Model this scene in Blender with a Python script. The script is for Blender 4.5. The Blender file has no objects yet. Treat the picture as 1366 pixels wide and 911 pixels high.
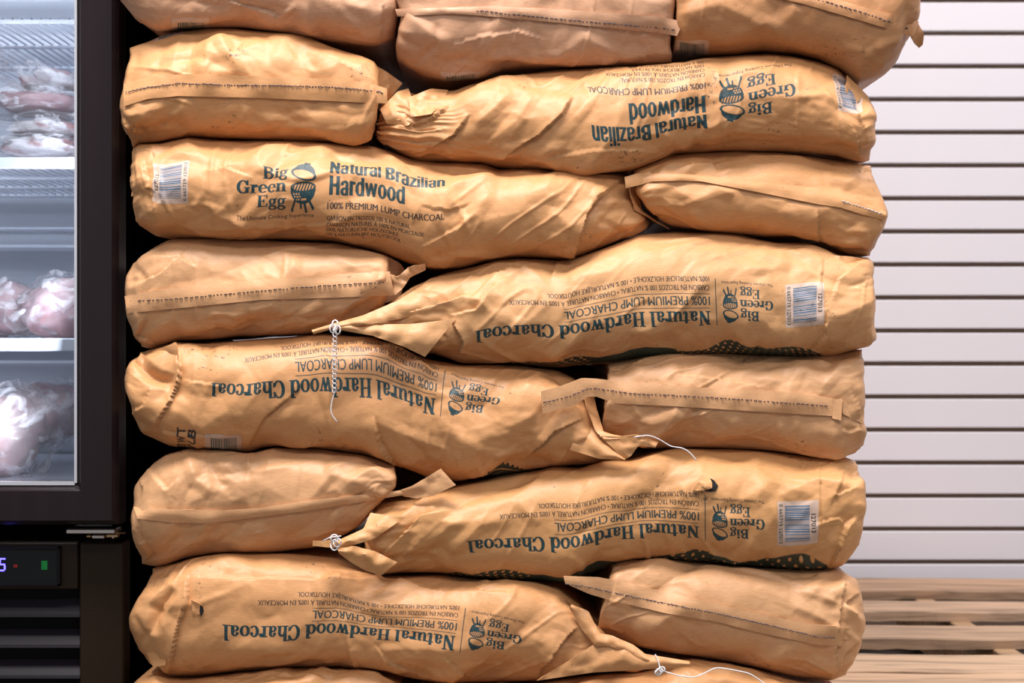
import bpy, math, random
import numpy as np
from mathutils import Vector

# ------------------------------------------------------------------ camera, world, lights, exposure
C = bpy.context.scene.collection
F = 1366 * 50 / 36.0            # focal length in pixels
CX, CY, ZC = 683.0, 455.5, 0.67  # principal point, camera height
cam = bpy.data.cameras.new('camera'); camo = bpy.data.objects.new('camera', cam); C.objects.link(camo)
camo.location = (0, 0, ZC); camo.rotation_euler = (math.pi / 2, 0, 0)
cam.lens = 50; cam.sensor_width = 36; cam.clip_start = 0.05
cam.dof.use_dof = True; cam.dof.focus_distance = 1.83; cam.dof.aperture_fstop = 6.3
bpy.context.scene.camera = camo
w = bpy.data.worlds.new('world'); bpy.context.scene.world = w; w.use_nodes = True
w.node_tree.nodes['Background'].inputs[0].default_value = (0.93, 0.94, 1.0, 1)
w.node_tree.nodes['Background'].inputs[1].default_value = 0.28
def area(name, loc, size, power, col, rot=(0, 0, 0)):
    l = bpy.data.lights.new(name, 'AREA'); l.shape = 'RECTANGLE'; l.size = size[0]; l.size_y = size[1]
    l.energy = power; l.color = col
    o = bpy.data.objects.new(name, l); C.objects.link(o); o.location = loc; o.rotation_euler = rot
    return o
area('ceiling_light_panel', (-0.5, 0.95, 3.0), (1.5, 0.6), 66, (1.0, 0.94, 0.92))
area('ceiling_light_panel', (1.5, 1.9, 3.0), (0.6, 1.6), 36, (1.0, 0.95, 0.95))
area('ceiling_light_panel', (0.6, -1.0, 3.0), (1.8, 0.6), 29, (1.0, 0.94, 0.92))
vs = bpy.context.scene.view_settings
vs.view_transform = 'Standard'; vs.look = 'None'; vs.gamma = 1; vs.use_curve_mapping = False
vs.exposure = 0.84

# ------------------------------------------------------------------ helpers
def pt(px, py, d):
    return np.array([(px - CX) * d / F, d, ZC - (py - CY) * d / F])
def tag(o, label, cat, group=None):
    o['label'] = label; o['category'] = cat
    if group: o['group'] = group
def empty(name, loc, label=None, cat=None, group=None):
    o = bpy.data.objects.new(name, None); C.objects.link(o); o.location = loc; o.empty_display_size = 0.05
    if label: tag(o, label, cat, group)
    return o
def org(parent):
    v = np.zeros(3)
    while parent is not None:
        v = v + np.array(parent.location); parent = parent.parent
    return v
def mesh_obj(name, V, Fc, mat, parent=None, smooth=True):
    V = np.asarray(V, float) - org(parent)
    me = bpy.data.meshes.new(name)
    if isinstance(Fc, np.ndarray) and Fc.ndim == 2:
        n, k = Fc.shape
        me.vertices.add(len(V)); me.vertices.foreach_set('co', V.astype(np.float32).ravel())
        me.loops.add(n * k); me.loops.foreach_set('vertex_index', Fc.astype(np.int32).ravel())
        me.polygons.add(n); me.polygons.foreach_set('loop_start', np.arange(0, n * k, k, dtype=np.int32))
        me.update(calc_edges=True)
    else:
        me.from_pydata(V.tolist(), [], [list(f) for f in Fc]); me.update()
    me.polygons.foreach_set('use_smooth', [smooth] * len(me.polygons))
    o = bpy.data.objects.new(name, me); C.objects.link(o)
    if mat: me.materials.append(mat)
    if parent: o.parent = parent
    return o
class MB:
    def __init__(s): s.V = []; s.F = []
    def add(s, V, Fc):
        b = len(s.V); s.V += [tuple(v) for v in V]; s.F += [tuple(i + b for i in f) for f in Fc]
    def box(s, x0, x1, y0, y1, z0, z1, bev=0.0):
        b = min(bev, (x1-x0)/2.01, (y1-y0)/2.01, (z1-z0)/2.01)
        if b <= 0:
            V = [(x, y, z) for z in (z0, z1) for y in (y0, y1) for x in (x0, x1)]
            s.add(V, [(0,2,3,1),(4,5,7,6),(0,1,5,4),(2,6,7,3),(0,4,6,2),(1,3,7,5)]); return s
        V = []; idx = {}
        for ax in range(3):
            for k in range(8):
                sg = [(k >> i) & 1 for i in range(3)]
                lo = [x0, y0, z0]; hi = [x1, y1, z1]; p = []
                for i in range(3):
                    v = hi[i] if sg[i] else lo[i]
                    if i != ax: v += -b if sg[i] else b
                    p.append(v)
                idx[(ax, k)] = len(V); V.append(p)
        Fc = []
        for ax in range(3):
            u, v = (ax+1) % 3, (ax+2) % 3
            for sd in (0, 1):
                q = [sd << ax, (sd << ax) | (1 << u), (sd << ax) | (1 << u) | (1 << v), (sd << ax) | (1 << v)]
                f = [idx[(ax, k)] for k in q]; Fc.append(f if sd else f[::-1])
        for ax in range(3):          # edges parallel to ax
            u, v = (ax+1) % 3, (ax+2) % 3
            for su in (0, 1):
                for sv in (0, 1):
                    k0 = (su << u) | (sv << v); k1 = k0 | (1 << ax)
                    f = [idx[(u, k0)], idx[(u, k1)], idx[(v, k1)], idx[(v, k0)]]
                    Fc.append(f[::-1] if (su ^ sv) == 0 else f)
        for k in range(8):
            f = [idx[(0, k)], idx[(1, k)], idx[(2, k)]]
            par = bin(k).count('1') % 2
            Fc.append(f if par else f[::-1])
        s.add(V, Fc); return s
    def tube(s, P, r, n=8, cap=True):
        P = [Vector(p) for p in P]; m = len(P); rs = r if hasattr(r, '__len__') else [r] * m
        V = []; Fc = []; up = None
        for i in range(m):
            t = (P[min(i+1, m-1)] - P[max(i-1, 0)]).normalized()
            if up is None: up = Vector((0, 0, 1)) if abs(t.z) < .9 else Vector((1, 0, 0))
            a = t.cross(up); a.normalize(); b = a.cross(t).normalized(); up = b
            for k in range(n):
                an = 2 * math.pi * k / n; V.append(P[i] + (a * math.cos(an) + b * math.sin(an)) * rs[i])
        for i in range(m - 1):
            for k in range(n):
                k2 = (k + 1) % n; Fc.append((i*n+k, i*n+k2, (i+1)*n+k2, (i+1)*n+k))
        if cap: Fc.append(tuple(range(n-1, -1, -1))); Fc.append(tuple((m-1)*n + k for k in range(n)))
        s.add(V, Fc); return s
    def build(s, name, mat, parent=None, smooth=False):
        return mesh_obj(name, s.V, s.F, mat, parent, smooth)
def box(name, x0, x1, y0, y1, z0, z1, mat, parent=None, bev=0.0):
    return MB().box(x0, x1, y0, y1, z0, z1, bev).build(name, mat, parent)
def px_box(name, px0, px1, py0, py1, d, depth, mat, parent=None, bev=0.0):
    a = pt(px0, py1, d); b = pt(px1, py0, d)
    return box(name, a[0], b[0], d, d + depth, a[2], b[2], mat, parent, bev)

# ------------------------------------------------------------------ numpy noise
def h2(ix, iy, seed):
    n = (ix.astype(np.int64) * 374761393 + iy.astype(np.int64) * 668265263 + seed * 974634777) & 0xffffffff
    n = ((n ^ (n >> 13)) * 1274126177) & 0xffffffff
    n = ((n ^ (n >> 16)) * 2246822519) & 0xffffffff
    return ((n ^ (n >> 15)) & 0xffff) / 32767.5 - 1.0
def vnoise(x, y, seed):
    ix = np.floor(x); iy = np.floor(y); fx = x - ix; fy = y - iy
    fx = fx*fx*fx*(fx*(fx*6-15)+10); fy = fy*fy*fy*(fy*(fy*6-15)+10)
    a = h2(ix, iy, seed); b = h2(ix+1, iy, seed); c = h2(ix, iy+1, seed); d = h2(ix+1, iy+1, seed)
    return (a*(1-fx)+b*fx)*(1-fy) + (c*(1-fx)+d*fx)*fy
def facet(x, y, seed):        # linear interpolation over a triangular lattice: flat facets, sharp creases
    k = (x + y) * 0.36602540378; X = x + k; Y = y + k
    ix = np.floor(X); iy = np.floor(Y); fx = X - ix; fy = Y - iy
    v00 = h2(ix, iy, seed); v11 = h2(ix+1, iy+1, seed); v10 = h2(ix+1, iy, seed); v01 = h2(ix, iy+1, seed)
    return np.where(fx > fy, v00 + (v10-v00)*fx + (v11-v10)*fy, v00 + (v01-v00)*fy + (v11-v01)*fx)
def sstep(x, a, b):
    t = np.clip((x - a) / (b - a), 0, 1); return t*t*(3-2*t)
def crumple(s, t, seed, k=1.0):
    wx = s + .018*vnoise(s/.09, t/.09, seed+1) + .0015*vnoise(s/.02, t/.02, seed+2)
    wy = t + .018*vnoise(s/.09, t/.09, seed+3) + .0015*vnoise(s/.02, t/.02, seed+4)
    m = sstep(vnoise(s/.10, t/.08, seed+5), -.5, .6); m2 = sstep(vnoise(s/.07, t/.06, seed+6), -.3, .6)
    D = 3.2e-3*vnoise(s/.09, t/.07, seed+7)
    ca, sa = math.cos(seed*1.7), math.sin(seed*1.7)
    D = D + (.5+.5*m)*8.0e-3*facet((wx*ca+wy*sa)/.070, (wy*ca-wx*sa)/.045, seed+8)
    D = D + (.35+.65*m2)*4.2e-3*facet((wx*sa+wy*ca)/.046, (wy*sa-wx*ca)/.028, seed+9)
    D = D + (.25+.75*m2)*1.9e-3*facet((wx+.3*wy)/.024, (wy-.2*wx)/.017, seed+12) + m*.6e-3*facet(wx/.012, wy/.009, seed+10)
    for q, (sc, am) in enumerate(((.085, 3.4e-3), (.055, 2.0e-3))):
        an = .9*vnoise(s/.3, t/.2, seed+20+q) + (.9 if q else -.7)
        ru = s*np.cos(an) + t*np.sin(an); rv = -s*np.sin(an) + t*np.cos(an)
        rr = vnoise(ru/(sc*1.6) + .2*vnoise(s/.06, t/.06, seed+22+q), rv/(sc*.42), seed+24+q)
        rd = np.clip(1 - np.abs(rr)/.26, 0, 1)
        D = D + am*rd*sstep(vnoise(s/.11, t/.09, seed+26+q), -.1, .7)
    return D*k

# ------------------------------------------------------------------ print rasteriser (flat print is drawn here, pixel by pixel)
SS = 6
class Canvas:
    def __init__(s, x0, y0, x1, y1):
        s.x0, s.y0, s.x1, s.y1 = x0, y0, x1, y1
        s.W = int((x1-x0)*SS)//2*2; s.H = int((y1-y0)*SS)//2*2
        s.c = np.zeros((s.H, s.W, 3), np.float32); s.a = np.zeros((s.H, s.W), np.float32)
    def fill(s, fn, bb, col, al=1.0):
        i0 = max(0, int((bb[0]-s.x0)*SS)-1); i1 = min(s.W, int((bb[2]-s.x0)*SS)+2)
        j0 = max(0, int((bb[1]-s.y0)*SS)-1); j1 = min(s.H, int((bb[3]-s.y0)*SS)+2)
        if i1 <= i0 or j1 <= j0: return
        X, Y = np.meshgrid((np.arange(i0, i1)+.5)/SS + s.x0, (np.arange(j0, j1)+.5)/SS + s.y0)
        m = fn(X, Y)
        s.c[j0:j1, i0:i1][m] = col; s.a[j0:j1, i0:i1][m] = al
    def tri(s, T, col):
        for t in T:
            x0, y0 = t.min(0); x1, y1 = t.max(0)
            (ax, ay), (bx, by), (cx, cy) = t
            ar = (bx-ax)*(cy-ay)-(by-ay)*(cx-ax)
            if abs(ar) < 1e-9: continue
            sg = 1 if ar > 0 else -1
            def fn(X, Y):
                return ((sg*((bx-ax)*(Y-ay)-(by-ay)*(X-ax)) >= -1e-6) & (sg*((cx-bx)*(Y-by)-(cy-by)*(X-bx)) >= -1e-6)
                        & (sg*((ax-cx)*(Y-cy)-(ay-cy)*(X-cx)) >= -1e-6))
            s.fill(fn, (x0, y0, x1, y1), col)
    def rect(s, x0, y0, x1, y1, col, al=1.0): s.fill(lambda X, Y: (X >= x0) & (X < x1) & (Y >= y0) & (Y < y1), (x0, y0, x1, y1), col, al)
    def image(s, name):
        c = (s.c * s.a[..., None]).reshape(s.H//2, 2, s.W//2, 2, 3).mean((1, 3)); a = s.a.reshape(s.H//2, 2, s.W//2, 2).mean((1, 3))
        c = c / np.maximum(a, 1e-4)[..., None]
        px = np.dstack([c, a])[::-1].astype(np.float32)
        im = bpy.data.images.new(name, s.W//2, s.H//2, alpha=True); im.alpha_mode = 'CHANNEL_PACKED'
        im.pixels.foreach_set(np.ascontiguousarray(px).ravel()); im.update(); im.pack()
        return im
_fc = {}
def font_tris(txt, bold):
    k = (txt, bold)
    if k in _fc: return _fc[k]
    cu = bpy.data.curves.new('t', 'FONT'); cu.body = txt; cu.offset = bold; cu.resolution_u = 3
    o = bpy.data.objects.new('t', cu); C.objects.link(o)
    bpy.context.view_layer.update()
    ev = o.evaluated_get(bpy.context.evaluated_depsgraph_get()); me = ev.to_mesh()
    me.calc_loop_triangles()
    co = np.zeros(len(me.vertices)*3); me.vertices.foreach_get('co', co); co = co.reshape(-1, 3)[:, :2]
    ti = np.zeros(len(me.loop_triangles)*3, int); me.loop_triangles.foreach_get('vertices', ti)
    T = co[ti].reshape(-1, 3, 2); ev.to_mesh_clear(); bpy.data.objects.remove(o); bpy.data.curves.remove(cu)
    _fc[k] = T; return T
def draw_text(cv, txt, x0, x1, base, cap, col, bold=.02, rot=0, dbl=0):
    """rot=0: reads right, box x0..x1, baseline y=base. rot=90: reads upwards, x0..x1 is y from bottom to top, base = x"""
    T = font_tris(txt, bold).copy(); H = font_tris('H', bold); ch = H[:, :, 1].max()
    mn, mx = T[:, :, 0].min(), T[:, :, 0].max()
    u = (T[:, :, 0]-mn)/(mx-mn); v = T[:, :, 1]/ch*cap
    if rot == 0: P = np.stack([x0+u*(x1-x0), base-v], -1)
    elif rot == 90: P = np.stack([base-v, x0+u*(x1-x0)], -1)
    else: P = np.stack([base+v, x0+u*(x1-x0)], -1)
    cv.tri(P, col)
    if dbl: cv.tri(P + np.array([dbl, 0]), col)
def R_(x0, y0, x1, y1): return lambda X, Y: (X >= x0) & (X <= x1) & (Y >= y0) & (Y <= y1)
def E_(cx, cy, rx, ry): return lambda X, Y: ((X-cx)/rx)**2 + ((Y-cy)/ry)**2 <= 1
def L_(x0, y0, x1, y1, w):
    def f(X, Y):
        dx, dy = x1-x0, y1-y0; t = np.clip(((X-x0)*dx+(Y-y0)*dy)/(dx*dx+dy*dy), 0, 1)
        return (X-x0-t*dx)**2 + (Y-y0-t*dy)**2 <= (w/2)**2
    return f
def U_(*fs):
    def f(X, Y):
        m = fs[0](X, Y)
        for g in fs[1:]: m = m | g(X, Y)
        return m
    return f
def S_(a, b): return lambda X, Y: a(X, Y) & ~b(X, Y)
def I_(a, b): return lambda X, Y: a(X, Y) & b(X, Y)
def stem(x, y0, y1, top=1, bot=1, w=.19, sw=.11):
    fs = [R_(x, y0, x+w, y1)]
    if bot: fs.append(R_(x-sw, y0, x+w+sw, y0+.075))
    if top == 1: fs.append(R_(x-sw, y1-.075, x+w+sw, y1))
    if top == 2: fs.append(R_(x-sw, y1-.08, x+w*.5, y1))
    return U_(*fs)
XH = .68
def arch(x0, x1):
    cx = (x0+x1)/2; rx = (x1-x0)/2
    return I_(S_(E_(cx, .42, rx, .28), E_(cx-.02, .40, rx-.15, .17)), lambda X, Y: Y > .40)
GL = {
 'o': (.74, S_(E_(.36, .34, .34, .36), E_(.36, .34, .155, .275))),
 'c': (.66, U_(S_(S_(E_(.36, .34, .34, .36), E_(.38, .34, .165, .275)), R_(.42, .17, .8, .52)), E_(.53, .50, .10, .10))),
 'e': (.68, U_(S_(S_(E_(.35, .34, .33, .36), E_(.36, .34, .15, .275)), R_(.40, .15, .8, .33)), R_(.12, .32, .66, .40))),
 'a': (.70, U_(S_(E_(.27, .19, .24, .20), E_(.28, .19, .09, .12)), R_(.35, .03, .54, .48), S_(I_(E_(.31, .46, .235, .235), lambda X, Y: Y > .45), E_(.29, .44, .10, .16)), R_(.45, 0, .68, .08), E_(.15, .50, .10, .09))),
 't': (.48, U_(R_(.12, .08, .31, .86), R_(.0, XH-.08, .45, XH), S_(I_(E_(.29, .15, .17, .17), lambda X, Y: Y < .2), E_(.35, .19, .07, .1)))),
 'u': (.80, U_(R_(.09, .16, .27, XH), R_(0, XH-.08, .2, XH), R_(.50, .03, .68, XH), R_(.42, XH-.08, .6, XH), R_(.55, 0, .79, .08), I_(S_(E_(.31, .22, .22, .24), E_(.35, .26, .10, .18)), lambda X, Y: Y < .24))),
 'r': (.58, U_(stem(.10, 0, XH, 2), E_(.44, .55, .11, .11), I_(S_(E_(.40, .42, .2, .26), E_(.44, .38, .15, .18)), lambda X, Y: (Y > .42)))),
 'n': (.82, U_(stem(.10, 0, XH, 2), stem(.52, 0, .42, 0, sw=.09), arch(.18, .71))),
 'h': (.82, U_(stem(.10, 0, 1.0, 2), stem(.52, 0, .42, 0, sw=.09), arch(.18, .71))),
 'l': (.42, stem(.11, 0, 1.0, 2)),
 'i': (.42, U_(stem(.11, 0, XH, 2), E_(.19, .87, .12, .12))),
 'd': (.80, U_(S_(E_(.33, .34, .31, .36), E_(.34, .34, .135, .27)), R_(.50, .0, .69, 1.0), R_(.38, .92, .6, 1.0), R_(.60, 0, .80, .08))),
 'w': (1.02, U_(L_(.16, .64, .34, .06, .17), L_(.34, .06, .50, .60, .10), L_(.50, .62, .68, .06, .17), L_(.68, .06, .86, .62, .09), R_(0, XH-.075, .32, XH), R_(.36, XH-.075, .64, XH), R_(.74, XH-.075, 1.0, XH))),
 'g': (.70, U_(S_(E_(.31, .44, .27, .25), E_(.31, .44, .11, .17)), L_(.48, .60, .64, .64, .11), S_(E_(.32, -.07, .31, .20), E_(.32, -.07, .18, .10)), L_(.14, .20, .14, .08, .10), L_(.16, .10, .48, .07, .13))),
 'N': (.98, U_(stem(.14, 0, 1, 2, w=.10), stem(.72, 0, 1, 1, 0, w=.10), I_(L_(.17, .98, .77, .02, .22), R_(.1, 0, .82, 1)))),
 'H': (1.0, U_(stem(.12, 0, 1), stem(.66, 0, 1), R_(.2, .47, .7, .55))),
 'C': (.90, U_(S_(S_(E_(.46, .5, .44, .52), E_(.48, .5, .24, .43)), R_(.56, .34, 1.0, .66)), R_(.76, .62, .84, 1.0), L_(.82, .12, .84, .36, .06))),
 'G': (1.0, U_(S_(S_(E_(.46, .5, .44, .52), E_(.48, .5, .24, .43)), R_(.56, .40, 1.0, .66)), R_(.76, .62, .84, 1.0), R_(.66, .02, .85, .42), R_(.56, .40, .96, .48))),
 'B': (.86, U_(R_(.1, 0, .29, 1), R_(0, 0, .4, .075), R_(0, .925, .4, 1), S_(I_(U_(E_(.42, .76, .32, .25), E_(.44, .27, .38, .28)), lambda X, Y: X > .2), U_(I_(E_(.40, .75, .17, .15), lambda X, Y: X > .29), I_(E_(.40, .27, .22, .18), lambda X, Y: X > .29))))),
 'E': (.86, U_(R_(.1, 0, .29, 1), R_(0, 0, .78, .08), R_(0, .92, .76, 1), R_(.2, .46, .52, .54), R_(.46, .36, .53, .64), R_(.70, 0, .78, .30), R_(.68, .72, .76, 1))),
 ' ': (.36, None)}
def draw_serif(cv, txt, x0, x1, base, cap, col):
    tot = sum(GL[c][0] for c in txt); k = (x1-x0)/tot; x = x0
    for ch in txt:
        adv, fn = GL[ch]
        if fn:
            for dx_ in (-.022, .022): cv.fill(lambda X, Y, x=x, fn=fn: fn((X-x)/k+dx_, (base-Y)/cap), (x-.1*k, base-1.1*cap, x+(adv+.1)*k, base+.35*cap), col)
        x += adv*k
SL = {}
def _sl():
    w = .165; X7 = .76
    o = S_(E_(.25, .38, .25, .40), E_(.25, .38, .10, .28)); o2 = U_(o, S_(R_(0, .2, .5, .56), R_(w-.01, .1, .5-w+.01, .66)))
    hump = I_(S_(E_(.26, .50, .235, .28), E_(.26, .47, .08, .17)), lambda X, Y: Y > .48)
    SL.update({
     'N': (.66, U_(R_(.02, 0, .19, 1), R_(.42, 0, .59, 1), I_(L_(.10, .97, .51, .03, .17), R_(0, 0, .6, 1)))),
     'H': (.66, U_(R_(.02, 0, .20, 1), R_(.42, 0, .60, 1), R_(.1, .43, .5, .59))),
     'B': (.64, U_(R_(.02, 0, .20, 1), S_(I_(U_(E_(.25, .75, .31, .25), E_(.26, .27, .33, .27)), R_(.02, 0, 1, 1)), U_(R_(.18, .62, .36, .85), R_(.18, .15, .38, .44))))),
     'o': (.56, o2), 'd': (.56, U_(o2, R_(.34, 0, .50, 1.0))),
     'a': (.54, U_(R_(.31, .0, .47, .58), S_(I_(E_(.25, .56, .23, .22), lambda X, Y: Y > .52), E_(.25, .54, .08, .12)), S_(E_(.22, .20, .21, .22), E_(.25, .20, .09, .11)))),
     't': (.36, U_(R_(.09, .08, .25, .96), R_(0, .64, .34, .76), R_(.12, 0, .33, .12))),
     'u': (.56, U_(R_(.02, .2, .18, X7), R_(.33, 0, .49, X7), I_(S_(E_(.24, .22, .22, .24), E_(.255, .25, .08, .14)), lambda X, Y: Y < .28))),
     'r': (.36, U_(R_(.02, 0, .18, X7), R_(.14, .60, .34, .76))),
     'l': (.24, R_(.02, 0, .18, 1.0)), 'i': (.24, U_(R_(.02, 0, .18, X7), R_(.02, .86, .18, 1.0))),
     'n': (.56, U_(R_(.02, 0, .18, X7), R_(.33, 0, .49, .52), hump)),
     'z': (.46, U_(R_(.02, .64, .42, .76), R_(.0, 0, .42, .13), L_(.34, .64, .09, .10, .15))),
     'w': (.80, U_(L_(.08, .70, .20, .07, .14), L_(.20, .07, .37, .70, .13), L_(.37, .70, .54, .07, .13), L_(.54, .07, .66, .70, .14))),
     ' ': (.24, None)})
_sl()
def draw_sans(cv, txt, x0, x1, base, cap, col):
    tot = sum(SL[c][0] for c in txt); k = (x1-x0)/tot; x = x0
    for ch in txt:
        adv, fn = SL[ch]
        if fn:
            for dx_ in (-.018, .018): cv.fill(lambda X, Y, x=x, fn=fn: fn((X-x)/k+dx_, (base-Y)/cap), (x-.1*k, base-1.1*cap, x+(adv+.1)*k, base+.1*cap), col)
        x += adv*k
INK = (.003, .043, .056); INKD = (.010, .020, .028); GREEN = (.006, .035, .032)
LAB = (.60, .46, .38); BLUE = (.035, .125, .23)
def egg_icon(cv, x0, y0, x1, y1, col):
    k = x1-x0; h = y1-y0; q = h/k
    def P(f): return lambda X, Y: f((X-x0)/k, (Y-y0)/h)
    def tilt(f, a, cx, cy):
        c, s = math.cos(a), math.sin(a)
        return lambda X, Y: f(cx+(X-cx)*c+(Y-cy)*q*s, cy+(-(X-cx)*s+(Y-cy)*q*c)/q)
    lid = tilt(U_(S_(E_(.5, .25, .50, .125), E_(.5, .255, .40, .085)), S_(I_(E_(.5, .25, .44, .22), lambda X, Y: Y < .25), E_(.5, .255, .44, .10)), R_(.38, .0, .62, .05)), .30, .5, .25)
    stripes = lambda X, Y: (np.mod(X*9+Y*6, 1.0) < .5)
    grate = U_(S_(E_(.5, .50, .47, .105), E_(.5, .50, .40, .07)), I_(E_(.5, .50, .40, .07), stripes))
    body = I_(E_(.5, .53, .47, .30), lambda X, Y: Y > .535)
    dots = U_(*[E_(.16+.09*i+.04*(j % 2), .63+.055*j, .028, .018) for i in range(3) for j in range(3)])
    body = S_(body, U_(dots, R_(.42, .72, .62, .76), E_(.5, .50, .44, .095)))
    legs = U_(L_(.22, .72, .10, .93, .07), L_(.42, .8, .42, .90, .07), L_(.55, .8, .62, .99, .09), L_(.72, .76, .88, .92, .08), L_(.1, .92, .1, .95, .08))
    for f in (lid, grate, body, legs): cv.fill(P(f), (x0-1, y0-2, x1+1, y1+1), col)
def barcode(cv, x0, y0, x1, y1, seed, horizontal=True, num='0 665719 127013', rot=90):
    cv.rect(x0, y0, x1, y1, LAB, .9)
    rnd = random.Random(seed); w = x1-x0; h = y1-y0
    bx0, bx1 = x0+w*.20, x0+w*.80; y = y0+h*.10
    while y < y1-h*.12:
        t = rnd.choice([.6, .9, 1.3, 1.9]); cv.rect(bx0, y, bx1, min(y+t, y1-h*.08), BLUE); y += t+rnd.choice([.45, .6, 1.0])
    draw_text(cv, num, y1-h*.06, y0+h*.06, x1-w*.05, w*.09, INK, .02, 90)
    draw_text(cv, '127013', y1-h*.30, y0+h*.28, x0+w*.16, w*.10, INKD, .03, 90)
def print_B(lab=True):
    cv = Canvas(-4, -12, 476, 76)
    if lab: barcode(cv, 0, -4, 53, 58, 3)
    cv.rect(149, 0, 150.2, 62, INK)
    draw_serif(cv, 'Big', 91, 117, 21, 12.5, INK); draw_serif(cv, 'Green', 70, 117, 35, 12.5, INK); draw_serif(cv, 'Egg', 89, 116, 49.5, 12.5, INK)
    egg_icon(cv, 119, 3, 141, 51, INK)
    draw_text(cv, 'The Ultimate Cooking Experience', 70, 141, 59, 4.0, INKD, .01)
    draw_serif(cv, 'Natural Hardwood Charcoal', 158, 469, 20, 19, INK)
    cv.rect(158, 23.5, 355, 24.4, INK); cv.rect(158, 41.5, 355, 42.4, INK)
    draw_text(cv, '100% PREMIUM LUMP CHARCOAL', 158, 354.4, 38.6, 11, INK, 0, 0, .6)
    draw_text(cv, 'CARBÓN EN TROZOS 100 % NATURAL • CHARBON NATUREL À 100% EN MORCEAUX', 158, 425, 53, 6.6, INKD, 0, 0, .3)
    draw_text(cv, '100% NATÜRLICHE HOLZKOHLE • 100 % NATUURLIJKE HOUTSKOOL', 158, 375, 64, 6.6, INKD, 0, 0, .3)
    return cv
def print_A():
    cv = Canvas(200, 195, 610, 335)     # laid out on a flat sheet in the bag's own millimetres
    barcode(cv, 204, 214, 251, 272, 8, rot=-90)
    draw_serif(cv, 'Big', 350, 384, 238, 15, INK); draw_serif(cv, 'Green', 315, 383, 256, 16, INK); draw_serif(cv, 'Egg', 343, 383, 274, 15, INK)
    egg_icon(cv, 387, 219, 423, 283, INK)
    draw_text(cv, 'The Ultimate Cooking Experience', 316, 420, 290, 5.2, INKD, .01)
    draw_sans(cv, 'Natural Brazilian', 440, 597, 234, 21, INK)
    draw_sans(cv, 'Hardwood', 440, 543, 262, 25, INK)
    draw_text(cv, '100% PREMIUM LUMP CHARCOAL', 438, 595.4, 280, 8.5, INKD, 0, 0, .6)
    for i, (t, x) in enumerate((('CARBÓN EN TROZOS 100 % NATURAL', 549), ('CHARBON NATUREL À 100% EN MORCEAUX', 568), ('100% NATÜRLICHE HOLZKOHLE', 533), ('100 % NATUURLIJKE HOUTSKOOL', 537))):
        draw_text(cv, t, 438, x, 294.5+8.6*i, 6.2, INKD, 0, 0, .3)
    return cv
def print_green():
    cv = Canvas(0, 0, 460, 46)          # speckled dark green drawing that runs along the lower edge
    def shape(X, Y):
        return ((Y > 6+14*((X-100)/110)**2 - 5*np.sin(X/23)) & (X < 215)) | ((Y > 10+9*((X-330)/110)**2 + 3*np.sin(X/17)) & (X >= 215) & (X < 425))
    def dots(X, Y):
        gx = X/11.0 + .5*(np.floor(Y/5.5) % 2); fx = gx-np.floor(gx)-.5; fy = Y/5.5-np.floor(Y/5.5)-.5
        sz = .10+.07*np.sin(X/31)
        return (fx/.55)**2 + fy**2 < sz*(np.abs(X-150) > 55)*.8
    cv.fill(lambda X, Y: shape(X, Y) & ~dots(X, Y), (0, 0, 460, 46), GREEN)
    return cv
def print_seal():
    cv = Canvas(0, 0, 100, 100)
    def f(X, Y):
        r = np.hypot(X-50, Y-50); a = np.arctan2(Y-50, X-50)
        return (r < 46+1.6*np.cos(a*44)) & ~((r > 38) & (r < 39.5))
    cv.fill(f, (0, 0, 100, 100), (.010, .026, .024)); cv.fill(lambda X, Y: (np.abs(X-50-8*np.sin(Y/5)) < 2) & (Y < 30) & (Y > 15), (0, 0, 100, 100), (.10, .10, .06))
    return cv
def print_side(txt=True):
    cv = Canvas(0, 0, 130, 60)          # net weight panel and barcode
    if txt: draw_text(cv, 'NET WT', 46, 2, 14, 11, INKD, .04, 90)
    if txt: draw_text(cv, '17.63 LB', 50, 2, 29, 11, INKD, .04, 90)
    cv.rect(42, 4, 92, 50, LAB, .75)
    rnd = random.Random(5); x = 50
    while x < 86:
        t = rnd.choice([.8, 1.3, 2.0]); cv.rect(x, 8, x+t, 46, (.05, .10, .11)); x += t+rnd.choice([.6, .9])
    return cv
IMG = {}
def image(kind):
    if kind not in IMG: IMG[kind] = ({'A': print_A, 'B': print_B, 'G': print_green, 'S': print_seal, 'N': print_side, 'b': lambda: print_B(False), 'K': lambda: print_side(False)}[kind])()
    cv = IMG[kind]
    if not hasattr(cv, 'im'): cv.im = cv.image('print_' + {'A': 'brazilian', 'B': 'charcoal', 'G': 'speckle', 'S': 'seal', 'N': 'side', 'b': 'charcoal_plain', 'K': 'code'}[kind])
    return cv

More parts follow.
